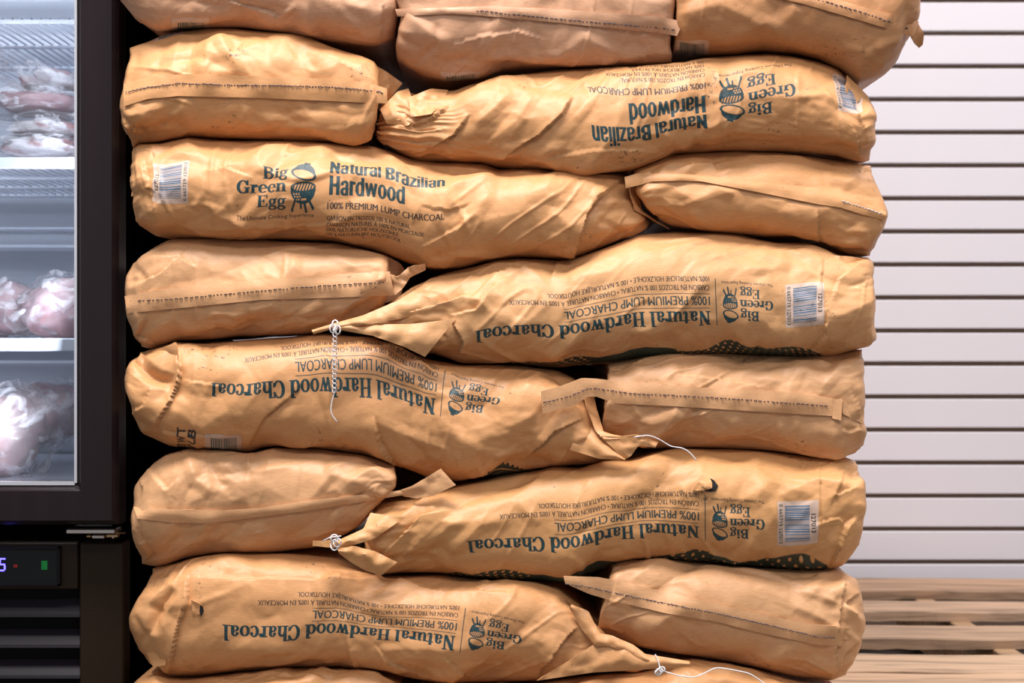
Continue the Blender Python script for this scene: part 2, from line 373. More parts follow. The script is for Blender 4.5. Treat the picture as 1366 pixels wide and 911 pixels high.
# ------------------------------------------------------------------ materials
def nt(name):
    m = bpy.data.materials.new(name); m.use_nodes = True; t = m.node_tree; return m, t, t.nodes['Principled BSDF']
def nd(t, typ, **kw):
    n = t.nodes.new(typ)
    for k, v in kw.items():
        if hasattr(n, k) and k not in ('Scale', 'Detail'): setattr(n, k, v)
        else: n.inputs[k].default_value = v
    return n
def simple(name, col, rough=.5, metal=0.0, noise=0.0, scale=30, bump=0.0, spec=.5, stretch=(1, 1, 1)):
    m, t, b = nt(name); b.inputs['Roughness'].default_value = rough; b.inputs['Metallic'].default_value = metal
    b.inputs['Specular IOR Level'].default_value = spec
    b.inputs['Base Color'].default_value = (*col, 1)
    if noise or bump:
        tc = nd(t, 'ShaderNodeTexCoord'); mp = nd(t, 'ShaderNodeMapping'); mp.inputs['Scale'].default_value = stretch
        n = nd(t, 'ShaderNodeTexNoise', Scale=scale, Detail=5)
        t.links.new(tc.outputs['Object'], mp.inputs[0]); t.links.new(mp.outputs[0], n.inputs['Vector'])
        if noise:
            mx = nd(t, 'ShaderNodeMix', data_type='RGBA'); mx.inputs[6].default_value = (*[c*(1-noise) for c in col], 1); mx.inputs[7].default_value = (*[min(1, c*(1+noise)) for c in col], 1)
            t.links.new(n.outputs[0], mx.inputs[0]); t.links.new(mx.outputs[2], b.inputs['Base Color'])
        if bump:
            bp = nd(t, 'ShaderNodeBump'); bp.inputs['Strength'].default_value = bump; bp.inputs['Distance'].default_value = .002
            t.links.new(n.outputs[0], bp.inputs['Height']); t.links.new(bp.outputs[0], b.inputs['Normal'])
    return m
def paper(name, col, prints=(), soot=1.0, seed=0):
    m, t, b = nt(name); L = t.links
    tc = nd(t, 'ShaderNodeTexCoord'); mp = nd(t, 'ShaderNodeMapping'); mp.inputs['Location'].default_value = (seed*.37, seed*.11, seed*.23)
    L.new(tc.outputs['Object'], mp.inputs[0])
    n1 = nd(t, 'ShaderNodeTexNoise', Scale=9, Detail=4); L.new(mp.outputs[0], n1.inputs['Vector'])
    m2 = nd(t, 'ShaderNodeMapping'); m2.inputs['Scale'].default_value = (120, 120, 900); L.new(mp.outputs[0], m2.inputs[0])
    n2 = nd(t, 'ShaderNodeTexNoise', Scale=1, Detail=3); L.new(m2.outputs[0], n2.inputs['Vector'])
    n3 = nd(t, 'ShaderNodeTexNoise', Scale=700, Detail=2); L.new(mp.outputs[0], n3.inputs['Vector'])
    mix = nd(t, 'ShaderNodeMix', data_type='RGBA'); mix.inputs[6].default_value = (*[c*.86 for c in col], 1); mix.inputs[7].default_value = (*[c*1.1 for c in col], 1)
    L.new(n1.outputs[0], mix.inputs[0]); cur = mix.outputs[2]
    fib = nd(t, 'ShaderNodeMix', data_type='RGBA', blend_type='MULTIPLY'); fib.inputs[0].default_value = 1
    r = nd(t, 'ShaderNodeMapRange'); r.inputs[1].default_value = .3; r.inputs[2].default_value = .7; r.inputs[3].default_value = .90; r.inputs[4].default_value = 1.05
    L.new(n2.outputs[0], r.inputs[0]); L.new(cur, fib.inputs[6]); L.new(r.outputs[0], fib.inputs[7]); cur = fib.outputs[2]
    # prints
    for i, (im, uv) in enumerate(prints):
        u = nd(t, 'ShaderNodeUVMap', uv_map=uv); ti = nd(t, 'ShaderNodeTexImage', image=im, extension='CLIP', interpolation='Cubic'); L.new(u.outputs[0], ti.inputs[0])
        im.colorspace_settings.name = 'Non-Color'
        wr = nd(t, 'ShaderNodeMapRange'); wr.inputs[1].default_value = .28; wr.inputs[2].default_value = .5; wr.inputs[3].default_value = .84; wr.inputs[4].default_value = 1.0
        L.new(n3.outputs[0], wr.inputs[0]); mu = nd(t, 'ShaderNodeMath', operation='MULTIPLY'); L.new(ti.outputs['Alpha'], mu.inputs[0]); L.new(wr.outputs[0], mu.inputs[1])
        mm = nd(t, 'ShaderNodeMix', data_type='RGBA'); L.new(mu.outputs[0], mm.inputs[0]); L.new(cur, mm.inputs[6]); L.new(ti.outputs['Color'], mm.inputs[7]); cur = mm.outputs[2]
    # charcoal dust: small specks inside larger dirty zones
    z = nd(t, 'ShaderNodeTexNoise', Scale=11, Detail=2); L.new(mp.outputs[0], z.inputs['Vector'])
    sp = nd(t, 'ShaderNodeTexNoise', Scale=150, Detail=4); sp.inputs['Roughness'].default_value = .7; L.new(mp.outputs[0], sp.inputs['Vector'])
    zr = nd(t, 'ShaderNodeMapRange'); zr.inputs[1].default_value = .56; zr.inputs[2].default_value = .72; zr.inputs[3].default_value = 0; zr.inputs[4].default_value = .13; L.new(z.outputs[0], zr.inputs[0])
    sm = nd(t, 'ShaderNodeMath', operation='ADD'); L.new(sp.outputs[0], sm.inputs[0]); L.new(zr.outputs[0], sm.inputs[1])
    sr = nd(t, 'ShaderNodeMapRange'); sr.inputs[1].default_value = .675; sr.inputs[2].default_value = .76; sr.inputs[3].default_value = 0; sr.inputs[4].default_value = .75*soot; L.new(sm.outputs[0], sr.inputs[0])
    ds = nd(t, 'ShaderNodeMix', data_type='RGBA'); ds.inputs[7].default_value = (.05, .035, .025, 1); L.new(sr.outputs[0], ds.inputs[0]); L.new(cur, ds.inputs[6]); cur = ds.outputs[2]
    L.new(cur, b.inputs['Base Color'])
    b.inputs['Roughness'].default_value = .46; b.inputs['Specular IOR Level'].default_value = .40
    # fine relief: small crinkles and fibre
    vn = nd(t, 'ShaderNodeTexVoronoi', feature='DISTANCE_TO_EDGE', Scale=48)
    wn = nd(t, 'ShaderNodeTexNoise', Scale=22, Detail=3); L.new(mp.outputs[0], wn.inputs['Vector'])
    va = nd(t, 'ShaderNodeVectorMath', operation='MULTIPLY_ADD'); L.new(wn.outputs['Color'], va.inputs[0]); va.inputs[1].default_value = (.05, .05, .05); L.new(mp.outputs[0], va.inputs[2])
    L.new(va.outputs[0], vn.inputs['Vector'])
    vc = nd(t, 'ShaderNodeMath', operation='MINIMUM'); vc.inputs[1].default_value = .12; L.new(vn.outputs[0], vc.inputs[0])
    b1 = nd(t, 'ShaderNodeBump'); b1.inputs['Strength'].default_value = .08; b1.inputs['Distance'].default_value = .006; L.new(vc.outputs[0], b1.inputs['Height'])
    b2 = nd(t, 'ShaderNodeBump'); b2.inputs['Strength'].default_value = .22; b2.inputs['Distance'].default_value = .0006; L.new(n3.outputs[0], b2.inputs['Height']); L.new(b1.outputs[0], b2.inputs['Normal'])
    b3 = nd(t, 'ShaderNodeBump'); b3.inputs['Strength'].default_value = .3; b3.inputs['Distance'].default_value = .004; L.new(wn.outputs[0], b3.inputs['Height']); L.new(b2.outputs[0], b3.inputs['Normal'])
    L.new(b3.outputs[0], b.inputs['Normal'])
    return m
KRAFT = (.64, .325, .137); KRAFT0 = (.61, .34, .20); KRAFT2 = (.64, .35, .17)
def wood(name, col, seed):
    m, t, b = nt(name); L = t.links
    tc = nd(t, 'ShaderNodeTexCoord'); mp = nd(t, 'ShaderNodeMapping'); mp.inputs['Scale'].default_value = (1.2, 14, 14); mp.inputs['Location'].default_value = (seed, seed*.7, 0)
    L.new(tc.outputs['Object'], mp.inputs[0])
    n = nd(t, 'ShaderNodeTexNoise', Scale=3, Detail=7); n.inputs['Distortion'].default_value = .8; L.new(mp.outputs[0], n.inputs['Vector'])
    cr = nd(t, 'ShaderNodeValToRGB'); L.new(n.outputs[0], cr.inputs[0])
    cr.color_ramp.elements[0].position = .28; cr.color_ramp.elements[0].color = (*[c*.42 for c in col], 1)
    cr.color_ramp.elements[1].position = .52; cr.color_ramp.elements[1].color = (*col, 1)
    e = cr.color_ramp.elements.new(.75); e.color = (*[min(1, c*1.12) for c in col], 1)
    L.new(cr.outputs[0], b.inputs['Base Color']); b.inputs['Roughness'].default_value = .75
    bp = nd(t, 'ShaderNodeBump'); bp.inputs['Strength'].default_value = .5; bp.inputs['Distance'].default_value = .003; L.new(n.outputs[0], bp.inputs['Height']); L.new(bp.outputs[0], b.inputs['Normal'])
    return m
M_black = simple('black_enamel', (.004, .003, .003), .5, noise=.15, scale=60, spec=0.0)
M_frame = simple('dark_brown_aluminium', (.015, .0095, .011), .30, noise=.25, scale=4, spec=.25, stretch=(12, 12, .6))
M_base = simple('brown_black_steel', (.017, .009, .003), .5, spec=.25, noise=.25, scale=400, bump=.15)
M_slat = simple('grille_plastic', (.008, .0065, .010), .45, spec=.2, noise=.2, scale=200)
M_void = simple('dark_inside', (.004, .004, .004), .9)
M_steel = simple('brushed_steel', (.62, .58, .54), .3, 1.0, noise=.1, scale=50)
M_brass = simple('brass_pin', (.55, .38, .2), .35, 1.0)
M_gasket = simple('bright_glazing_trim', (.75, .76, .82), .25, .6)
M_coat = simple('white_coated_wire', (.72, .76, .86), .35)
M_liner = simple('pale_grey_liner', (.52, .55, .63), .30, noise=.06, scale=3)
M_string = simple('white_cotton_string', (.75, .73, .74), .8)
M_wall = simple('white_laminate', (.65, .62, .655), .45, noise=.03, scale=6)
M_groove = simple('groove_mdf', (.16, .105, .075), .8)
M_floor = simple('shade_dark_floor', (.06, .048, .04), .7, noise=.1, scale=5)  # floor colour darkened to stand in for the shadow beneath the pallet
def emit(name, col, s):
    m, t, b = nt(name); b.inputs['Emission Color'].default_value = (*col, 1); b.inputs['Emission Strength'].default_value = s
    b.inputs['Base Color'].default_value = (*[c*.2 for c in col], 1); return m
def glassy(name, col, gl, rough=.02, bump=0.0):
    m, t, b = nt(name); L = t.links; out = t.nodes['Material Output']; t.nodes.remove(b)
    tr = nd(t, 'ShaderNodeBsdfTransparent'); tr.inputs[0].default_value = (*col, 1)
    g = nd(t, 'ShaderNodeBsdfGlossy'); g.inputs['Roughness'].default_value = rough
    fr = nd(t, 'ShaderNodeFresnel'); fr.inputs[0].default_value = 1.45
    ad = nd(t, 'ShaderNodeMath', operation='ADD'); ad.inputs[1].default_value = gl; L.new(fr.outputs[0], ad.inputs[0])
    mx = nd(t, 'ShaderNodeMixShader'); L.new(ad.outputs[0], mx.inputs[0]); L.new(tr.outputs[0], mx.inputs[1]); L.new(g.outputs[0], mx.inputs[2]); L.new(mx.outputs[0], out.inputs[0])
    if bump:
        tc = nd(t, 'ShaderNodeTexCoord'); n = nd(t, 'ShaderNodeTexNoise', Scale=28, Detail=5); n.inputs['Distortion'].default_value = 1.5; L.new(tc.outputs['Object'], n.inputs['Vector'])
        bp = nd(t, 'ShaderNodeBump'); bp.inputs['Strength'].default_value = bump; bp.inputs['Distance'].default_value = .02; L.new(n.outputs[0], bp.inputs['Height'])
        L.new(bp.outputs[0], g.inputs['Normal']); L.new(bp.outputs[0], fr.inputs['Normal'])
    return m
M_glass = glassy('door_glass', (.93, .95, .96), 0.0)
def film():
    m, t, b = nt('plastic_film'); L = t.links; out = t.nodes['Material Output']
    b.inputs['Base Color'].default_value = (.86, .84, .88, 1); b.inputs['Roughness'].default_value = .28; b.inputs['Specular IOR Level'].default_value = .7
    tr = nd(t, 'ShaderNodeBsdfTransparent'); tc = nd(t, 'ShaderNodeTexCoord'); n = nd(t, 'ShaderNodeTexNoise', Scale=16, Detail=5); n.inputs['Distortion'].default_value = 2.0
    L.new(tc.outputs['Object'], n.inputs['Vector']); mr = nd(t, 'ShaderNodeMapRange'); mr.inputs[1].default_value = .50; mr.inputs[2].default_value = .64; mr.inputs[3].default_value = .10; mr.inputs[4].default_value = .60
    L.new(n.outputs[0], mr.inputs[0]); mx = nd(t, 'ShaderNodeMixShader'); L.new(mr.outputs[0], mx.inputs[0]); L.new(tr.outputs[0], mx.inputs[1]); L.new(b.outputs[0], mx.inputs[2])
    bp = nd(t, 'ShaderNodeBump'); bp.inputs['Strength'].default_value = .7; bp.inputs['Distance'].default_value = .01; L.new(n.outputs[0], bp.inputs['Height']); L.new(bp.outputs[0], b.inputs['Normal'])
    L.new(mx.outputs[0], out.inputs[0]); return m
M_film = film()
M_display = simple('display_glass', (.008, .012, .014), .08)

# ------------------------------------------------------------------ setting: floor, slatted wall
o = box('floor', -4, 4, -2, 3.28, -.05, 0, M_floor); o['kind'] = 'structure'
D_WALL = 3.275
wall = box('wall_back', -3.0, 3.2, D_WALL+.012, D_WALL+.10, 0, 2.6, M_groove); wall['kind'] = 'structure'
pitch = 44.1*D_WALL/F; z0 = ZC - (44.3-CY)*D_WALL/F
k0 = int((z0)//pitch); slat_me = None
for k in range(-k0, 22):
    zt = z0 + k*pitch
    zl, zh = zt-pitch/2+0, zt+pitch/2
    gap = .0053
    if zt - gap < 0.02: continue
    if slat_me is None:
        mb = MB().box(-3.0, 3.2, 0, .012, gap, pitch-gap, .0016)
        slat_me = mb.build('slat', M_wall, None); s0 = slat_me; s0.parent = wall; s0.location = (0, D_WALL, zt)
    else:
        s1 = s0.copy(); C.objects.link(s1); s1.location = (0, D_WALL, zt)

# ------------------------------------------------------------------ pallet
PT = ZC - .53
pal = empty('wooden_pallet', (.36, 2.45, 0), 'rough wooden pallet under the bags, in front of the slatted wall', 'pallet')
rnd = random.Random(4)
WC = [(.42, .26, .16), (.52, .34, .22), (.46, .30, .19), (.60, .41, .26), (.60, .40, .25), (.5, .34, .2), (.54, .37, .22)]
PB = [(3.03, 3.19, 0), (2.79, 2.905, .001), (2.545, 2.667, -.001), (2.285, 2.412, .001), (2.11, 2.279, .0), (1.94, 2.05, 0), (1.76, 1.88, .0)]
for i, (a, b_, dz) in enumerate(PB):
    n = 60; V = []; Fc = []
    for k in range(n+1):
        x = -.50 + 1.74*k/n
        wv = .003*math.sin(k*.7+i*2)+.0015*rnd.uniform(-1, 1); wb = .003*math.sin(k*.5+i)+.0015*rnd.uniform(-1, 1); zz = PT+dz+.0012*math.sin(k*.31+i)-.001
        bt = PT-.020+dz+.0012*rnd.uniform(-1, 1)
        for (y, z) in ((a+wv, bt), (a+wv, zz-.002), (a+wv+.002, zz), (b_+wb-.002, zz), (b_+wb, zz-.002), (b_+wb, PT-.019+dz)): V.append((x, y, z))
    for k in range(n):
        for q in range(6): Fc.append((k*6+q, k*6+(q+1) % 6, (k+1)*6+(q+1) % 6, (k+1)*6+q))
    Fc.append((5, 4, 3, 2, 1, 0)); Fc.append(tuple(n*6+q for q in range(6)))
    mesh_obj('top_board', V, Fc, wood('board_wood', WC[i], i*3.1), pal, False)
for x in (-.46, .20, .88, 1.20):
    box('stringer', x-.02, x+.02, 1.76, 3.19, .018, PT-.020, wood('stringer_wood', (.46, .29, .16), x+9), pal, .002)
for a in (1.76, 2.3, 3.09):
    box('bottom_board', -.5, 1.24, a, a+.1, .0, .018, wood('bottom_wood', (.3, .2, .13), a), pal, .002)

# ------------------------------------------------------------------ bags
DC = 1.872      # depth at which stacked bags touch
def smooth_interp(pts, axis=0):
    P = sorted(pts, key=lambda p: p[axis]); xs = np.array([p[axis] for p in P], float); ys = np.array([p[1-axis] for p in P], float)
    X = np.arange(xs[0]-40, xs[-1]+41, 1.0); Y = np.interp(X, xs, ys)
    k = np.exp(-(np.arange(-9, 10)/4.0)**2); k /= k.sum()
    Y2 = np.convolve(np.pad(Y, 9, mode='edge'), k, 'valid')
    return lambda v: np.interp(v, X, Y2)
def poly_dist(PX, PY, poly):
    best = np.full(PX.shape, 1e9); side = np.zeros(PX.shape); tt = np.zeros(PX.shape)
    n = len(poly)-1
    for i in range(n):
        (x0, y0), (x1, y1) = poly[i], poly[i+1]; dx, dy = x1-x0, y1-y0; L2 = dx*dx+dy*dy
        t = np.clip(((PX-x0)*dx+(PY-y0)*dy)/L2, 0, 1); ex = PX-x0-t*dx; ey = PY-y0-t*dy; d = np.hypot(ex, ey)
        m = d < best; best = np.where(m, d, best); side = np.where(m, np.sign(dx*(PY-y0)-dy*(PX-x0)), side); tt = np.where(m, (i+t)/n, tt)
    return best, side, tt
class Bag:
    def __init__(s, label, top, bot, left, right, d0=1.80, back=2.40, rl=.03, rr=.03, p=2.5, seed=1, k=1.0, col=KRAFT, prints=(), creases=(), recess=None, pleat=(), soot=1.0, basepx=None, group='stacked charcoal bags'):
        s.seed = seed; s.col = col; s.d0 = d0
        T = smooth_interp(top); B = smooth_interp(bot); Lf = smooth_interp(left, 1); Rf = smooth_interp(right, 1)
        xl, xr = top[0][0], top[-1][0]
        W = (max(q[0] for q in right)-min(q[0] for q in left))*.00095
        nc = int(W/.0019)
        a = np.linspace(0, 1, nc); a = a - .055*np.sin(2*np.pi*a)/(2*np.pi)*0 ; a = .5-.5*np.cos(np.pi*a)*.22/ .22 if False else a
        # arc-length resampled superellipse profile
        ph = np.linspace(-math.pi/2, math.pi/2, 2001)
        hv = np.sign(np.sin(ph))*np.abs(np.sin(ph))**(2/p); hw = np.abs(np.cos(ph))**(2/p)
        Dr = DC-d0; H = .065
        al = np.concatenate([[0], np.cumsum(np.hypot(np.diff(hv)*H, np.diff(hw)*Dr))]); nr = int(al[-1]/.0019)
        q = np.linspace(0, al[-1], nr); v = np.interp(q, al, hv); wv = np.interp(q, al, hw)
        A, V = np.meshgrid(a, v, indexing='ij'); Wd = np.meshgrid(a, wv, indexing='ij')[1]
        # pixel position of every front vertex (Coons-like blend of the four edges)
        tl, bl = T(left[0][0]), B(left[-1][0]); tr, br = T(right[0][0]), B(right[-1][0])
        yl = tl+(1-V)/2*(bl-tl); yr = tr+(1-V)/2*(br-tr)
        XP = (1-A)*Lf(yl)+A*Rf(yr)
        YT, YB = T(XP), B(XP)
        YP = (YT+YB)/2 - V*(YB-YT)/2
        ew = .00095
        dl = (XP-Lf(yl))*ew; dr = (Rf(yr)-XP)*ew
        def rnd_(x, r): u = np.clip(1-x/r, 0, 1); return r*(1-np.sqrt(np.maximum(0, 1-u*u)))
        Y = d0 + Dr*(1-Wd) + rnd_(dl, rl)*.9 + rnd_(dr, rr)*.9
        if recess:
            rx = [r[0] for r in recess]; rd = [r[1] for r in recess]; Y = Y + np.interp(XP, rx, rd)*(.25+.75*Wd)
        P = np.stack([(XP-CX)*Y/F, Y, ZC-(YP-CY)*Y/F], -1)
        tt = np.broadcast_to((q-al[-1]/2)[None, :], A.shape); ss = (XP-CX)*.00095
        s.S, s.T = ss, tt.copy()
        fade = sstep(1-np.abs(V), 0.0, .12)*.8+.2; fe = (sstep(dl, 0, .008)*.6+.4)*(sstep(dr, 0, .008)*.6+.4)
        D = crumple(ss, tt, seed*37, k)
        # stronger crumpling near both ends
        e = np.exp(-dl/.035)+np.exp(-dr/.035)
        D = D + e*3.2e-3*facet(ss/.04+seed, tt/.022+.4*vnoise(ss/.03, tt/.03, seed), seed*5+3)
        for (x0, x1, am, fr) in pleat:          # gathers that radiate from a tied neck
            u = np.clip((XP-x0)/(x1-x0), 0, 1); g = (1-u)**1.3*sstep((XP-x0)/(x1-x0), -.9, 0.0)
            ang = V*fr + .8*vnoise(ss/.05, V*2, seed+9) + .35*u*2
            D = D + am*1e-3*g*(1-2*np.abs(2*(ang-np.floor(ang))-1))*(.6+.4*vnoise(ss/.03, tt/.02, seed+11))
        for cr in creases:
            poly, am, wd, kind = cr
            dd, sd, t_ = poly_dist(XP, YP, poly); env = np.sin(np.pi*np.clip(t_, 0, 1)*.999)**.6
            dd = dd + 1.2*vnoise(XP/9, YP/9, seed+31)
            dd = np.abs(dd)
            if kind == 'r': D = D + am*1e-3*env*np.clip(1-dd/wd, 0, 1)
            elif kind == 'v': D = D - am*1e-3*env*np.clip(1-dd/wd, 0, 1)
            elif kind == 's': D = D + am*1e-3*env*np.where(sd > 0, np.exp(-dd/wd), -0.6*np.exp(-dd/(wd*.6)))
        D = D*fade*fe
        gx = np.gradient(P, axis=0); gy = np.gradient(P, axis=1); N = np.cross(gx, gy); N /= np.linalg.norm(N, axis=-1, keepdims=True)+1e-12
        if N[nc//2, nr//2, 1] > 0: N = -N
        P = P + N*D[..., None]
        s.P = P; s.N = N
        s.PXf = CX+P[..., 0]*F/P[..., 1]; s.PYf = CY-(P[..., 2]-ZC)*F/P[..., 1]
        # back rows
        bot_r = P[:, 0]; top_r = P[:, -1]; rows = []
        def bk(src, y, dz): r = src.copy(); r[:, 1] = y; r[:, 2] += dz; return r
        ys = np.linspace(DC, back-.05, 6)[1:]
        topb = [bk(top_r, y, -.0008-.0005*math.sin(i*1.3)) for i, y in enumerate(ys)]
        botb = [bk(bot_r, y, .0008+.0005*math.sin(i*1.1)) for i, y in enumerate(ys)]
        mid = []
        for f_ in (.08, .3, .5, .7, .92):
            r = topb[-1]*(1-f_)+botb[-1]*f_; r[:, 1] = back-.05*abs(2*f_-1)**3; mid.append(r)
        loop = [P[:, j] for j in range(nr)] + topb + mid + botb[::-1]
        G = np.stack(loop, 1); m = G.shape[1]
        idx = np.arange(nc*m).reshape(nc, m)
        i0 = idx[:-1, :]; i1 = idx[1:, :]
        Fq = np.stack([i0, i1, np.roll(i1, -1, 1), np.roll(i0, -1, 1)], -1).reshape(-1, 4)
        VV = G.reshape(-1, 3)
        cl = G[0].mean(0); crr = G[-1].mean(0); nv = nc*m; caps = []; extra = []; off = nv
        for side, (ring, cc) in enumerate(((G[0], cl), (G[-1], crr))):
            prev = idx[0 if side == 0 else -1]; sg = 1 if side == 0 else -1
            for q_ in (.90, .78, .64, .50, .36, .24, .12):
                R = ring*q_+cc*(1-q_); du = (1-q_)
                R[:, 0] += sg*(.004*math.sin(min(1, du*3)*1.57) + .0045*facet(R[:, 1]/.05+seed, R[:, 2]/.03, seed+61)*min(1, du*4) + .002*facet(R[:, 1]/.02, R[:, 2]/.014, seed+62)*min(1, du*4))
                cur = np.arange(off, off+m); off += m; extra.append(R)
                qd = np.stack([prev, np.roll(prev, -1), np.roll(cur, -1), cur], -1)
                caps.append(qd if side == 0 else qd[:, ::-1]); prev = cur
            extra.append(prev_c := (cc+np.array([sg*.004, 0, 0]))[None]); cidx = off; off += 1
            t3 = np.array([[prev[j], prev[(j+1) % m], cidx] for j in range(m)]); t3 = t3 if side == 0 else t3[:, ::-1]
            if side == 0: capl = t3
            else: capr = t3
        VV = np.vstack([VV]+extra); Fq = np.vstack([Fq]+caps)
        base = VV[:, 2].min(); bx = VV[:, 0].mean(); s.root = empty('charcoal_bag', (float(bx), float((d0+back)/2), float(base)), label, 'bag', group)
        # mesh with mixed quads and cap triangles
        me = bpy.data.meshes.new('paper_sack'); loc = VV-np.array(s.root.location)
        lv = np.concatenate([Fq.ravel(), capl[:, :3].ravel(), capr[:, :3].ravel()]); nq = len(Fq); ntri = len(capl)+len(capr)
        ls = np.concatenate([np.arange(nq)*4, nq*4+np.arange(ntri)*3])
        me.vertices.add(len(loc)); me.vertices.foreach_set('co', loc.astype(np.float32).ravel())
        me.loops.add(len(lv)); me.loops.foreach_set('vertex_index', lv.astype(np.int32))
        me.polygons.add(nq+ntri); me.polygons.foreach_set('loop_start', ls.astype(np.int32)); me.update(calc_edges=True)
        me.polygons.foreach_set('use_smooth', [True]*(nq+ntri))
        # print coordinates: fitted on the surface's own (s, t)
        lay = []
        for n_, (kind, cps) in enumerate(prints):
            cv = image(kind); st = []; uvp = []
            for (px, py, u, v_) in cps:
                d2 = (s.PXf-px)**2+(s.PYf-py)**2+np.where(np.abs(V) > .985, 1e3, 0); j = np.unravel_index(np.argmin(d2), d2.shape)
                # linear correction for points beyond the visible edge
                st.append((ss[j]+(px-s.PXf[j])*.00095, tt[0, j[1]]-(py-s.PYf[j])*.00095)); uvp.append((u, v_))
            st = np.array(st)*10; uvp = np.array(uvp)
            def basis(a_, b_):
                cols = [np.ones_like(a_), a_, b_]
                if len(cps) >= 4 and kind not in 'SNK': cols.append(a_*b_)
                if len(cps) >= 6: cols += [a_*a_]
                if len(cps) >= 10: cols += [a_*a_*b_, a_*a_*a_]
                return np.stack(cols, -1)
            Cf, *_ = np.linalg.lstsq(basis(st[:, 0], st[:, 1]), uvp, rcond=None)
            UVg = basis(ss.ravel()*10, tt.ravel()*10)@Cf
            UVg = UVg.reshape(nc, nr, 2); UV = np.full((nc, m, 2), -5.0); UV[:, :nr, 0] = (UVg[..., 0]-cv.x0)/(cv.x1-cv.x0); UV[:, :nr, 1] = 1-(UVg[..., 1]-cv.y0)/(cv.y1-cv.y0)
            if kind in 'GSNK': UV[:, :nr][(V > -.25) if kind == 'G' else ((V > -.3) if s.d0 and kind != 'K' else (V > 2))] = -5
            # keep the print off the hidden back rows
            UVv = np.vstack([UV.reshape(-1, 2), np.full((len(VV)-nc*m, 2), -5.0)]); ul = me.uv_layers.new(name='print%d' % n_)
            ul.data.foreach_set('uv', UVv[lv].astype(np.float32).ravel()); lay.append((cv.im, 'print%d' % n_))
        s.mat = paper('kraft_paper', col, lay, soot, seed); s.mat_plain = paper('kraft_paper_plain', col, (), soot, seed+50) if lay else s.mat
        me.materials.append(s.mat); ob = bpy.data.objects.new('paper_sack', me); C.objects.link(ob); ob.parent = s.root; s.body = ob
    def depth(s, px, py):
        d2 = (s.PXf-px)**2+(s.PYf-py)**2; j = np.unravel_index(np.argmin(d2), d2.shape); return s.P[j][1]
    def strip(s, name, up, lo, n=None, m=5, off=.003, thick=.0018, mat=None, free=None, jit=.0007):
        U = resamp(up, n or max(12, int(plen(up)/4))); nn = len(U); Lw = resamp(lo, nn)
        D = np.zeros((nn, m)); PX = np.zeros((nn, m)); PY = np.zeros((nn, m))
        for j in range(m):
            f_ = j/(m-1); Q = U*(1-f_)+Lw*f_; PX[:, j] = Q[:, 0]; PY[:, j] = Q[:, 1]
            for i in range(nn): D[i, j] = s.depth(Q[i, 0], Q[i, 1])
        D = np.minimum(D, np.median(D)+.06)
        kk = np.array([1, 2, 3, 2, 1.])/9
        for j in range(m): D[:, j] = np.minimum(D[:, j], np.convolve(np.pad(D[:, j], 2, mode='edge'), kk, 'valid')+.001)
        if free is not None:
            for i in range(nn):
                for (x0, x1, dd) in free:
                    if min(x0, x1) <= PX[i, m//2] <= max(x0, x1): D[i, :] = np.interp(PX[i, m//2], [min(x0, x1), max(x0, x1)], dd)
        if free is not None:
            for j in range(m): D[:, j] = np.convolve(np.pad(D[:, j], 3, mode='edge'), np.ones(7)/7, 'valid')
        D = D-off-.0012*np.sin(np.linspace(0, np.pi, m))[None, :] + jit*vnoise(PX/14, PY/9, s.seed+71)
        s.sPX, s.sPY, s.sD = PX, PY, D
        top = np.stack([(PX-CX)*D/F, D, ZC-(PY-CY)*D/F], -1)
        return sheet_mesh(name, top, thick, mat or s.mat_plain, s.root)
    def tape(s, up, lo, st, thread=(.06, .06, .09), free=None, st_off=.0045, name='seam_tape', dash=True):
        o = s.strip(name, up, lo, free=free)
        if st is None: return o
        Q = resamp(st, int(plen(st)/1.0)); Pw = []
        Xs = s.sPX.ravel(); Ys = s.sPY.ravel(); Ds = s.sD.ravel()
        for (x, y) in Q:
            j = np.argmin((Xs-x)**2+(Ys-y)**2); Pw.append((x, y, Ds[j]))
        Pw = np.array(Pw); Pw[:, 2] = np.convolve(np.pad(Pw[:, 2], 3, mode='edge'), np.ones(7)/7, 'valid')-.0016
        pts = [pt(*p_) for p_ in Pw]; mb = MB(); i = 0; r_ = random.Random(s.seed)
        while i < len(pts)-6:
            ln = r_.choice([4, 5, 5]); seg = pts[i:i+ln:2]
            if len(seg) >= 2:
                seg = [np.array(a_)+np.array([0, (0 if 0 < k_ < len(seg)-1 else .0014), r_.uniform(-.0006, .0006)]) for k_, a_ in enumerate(seg)]
                mb.tube(seg, .00065, 5)
            i += ln + (r_.choice([1, 1, 2]) if dash else 0)
        t_ = mb.build('stitching', simple('stitch_thread', thread, .8), o, True); t_['kind'] = 'stuff'
        return o
def plen(P): P = np.array(P, float)[:, :2]; return float(np.hypot(*np.diff(P, axis=0).T).sum())
def resamp(P, n):
    P = np.array(P, float); L = np.concatenate([[0], np.cumsum(np.hypot(*np.diff(P[:, :2], axis=0).T))]); q = np.linspace(0, L[-1], n)
    return np.stack([np.interp(q, L, P[:, k]) for k in range(P.shape[1])], -1)
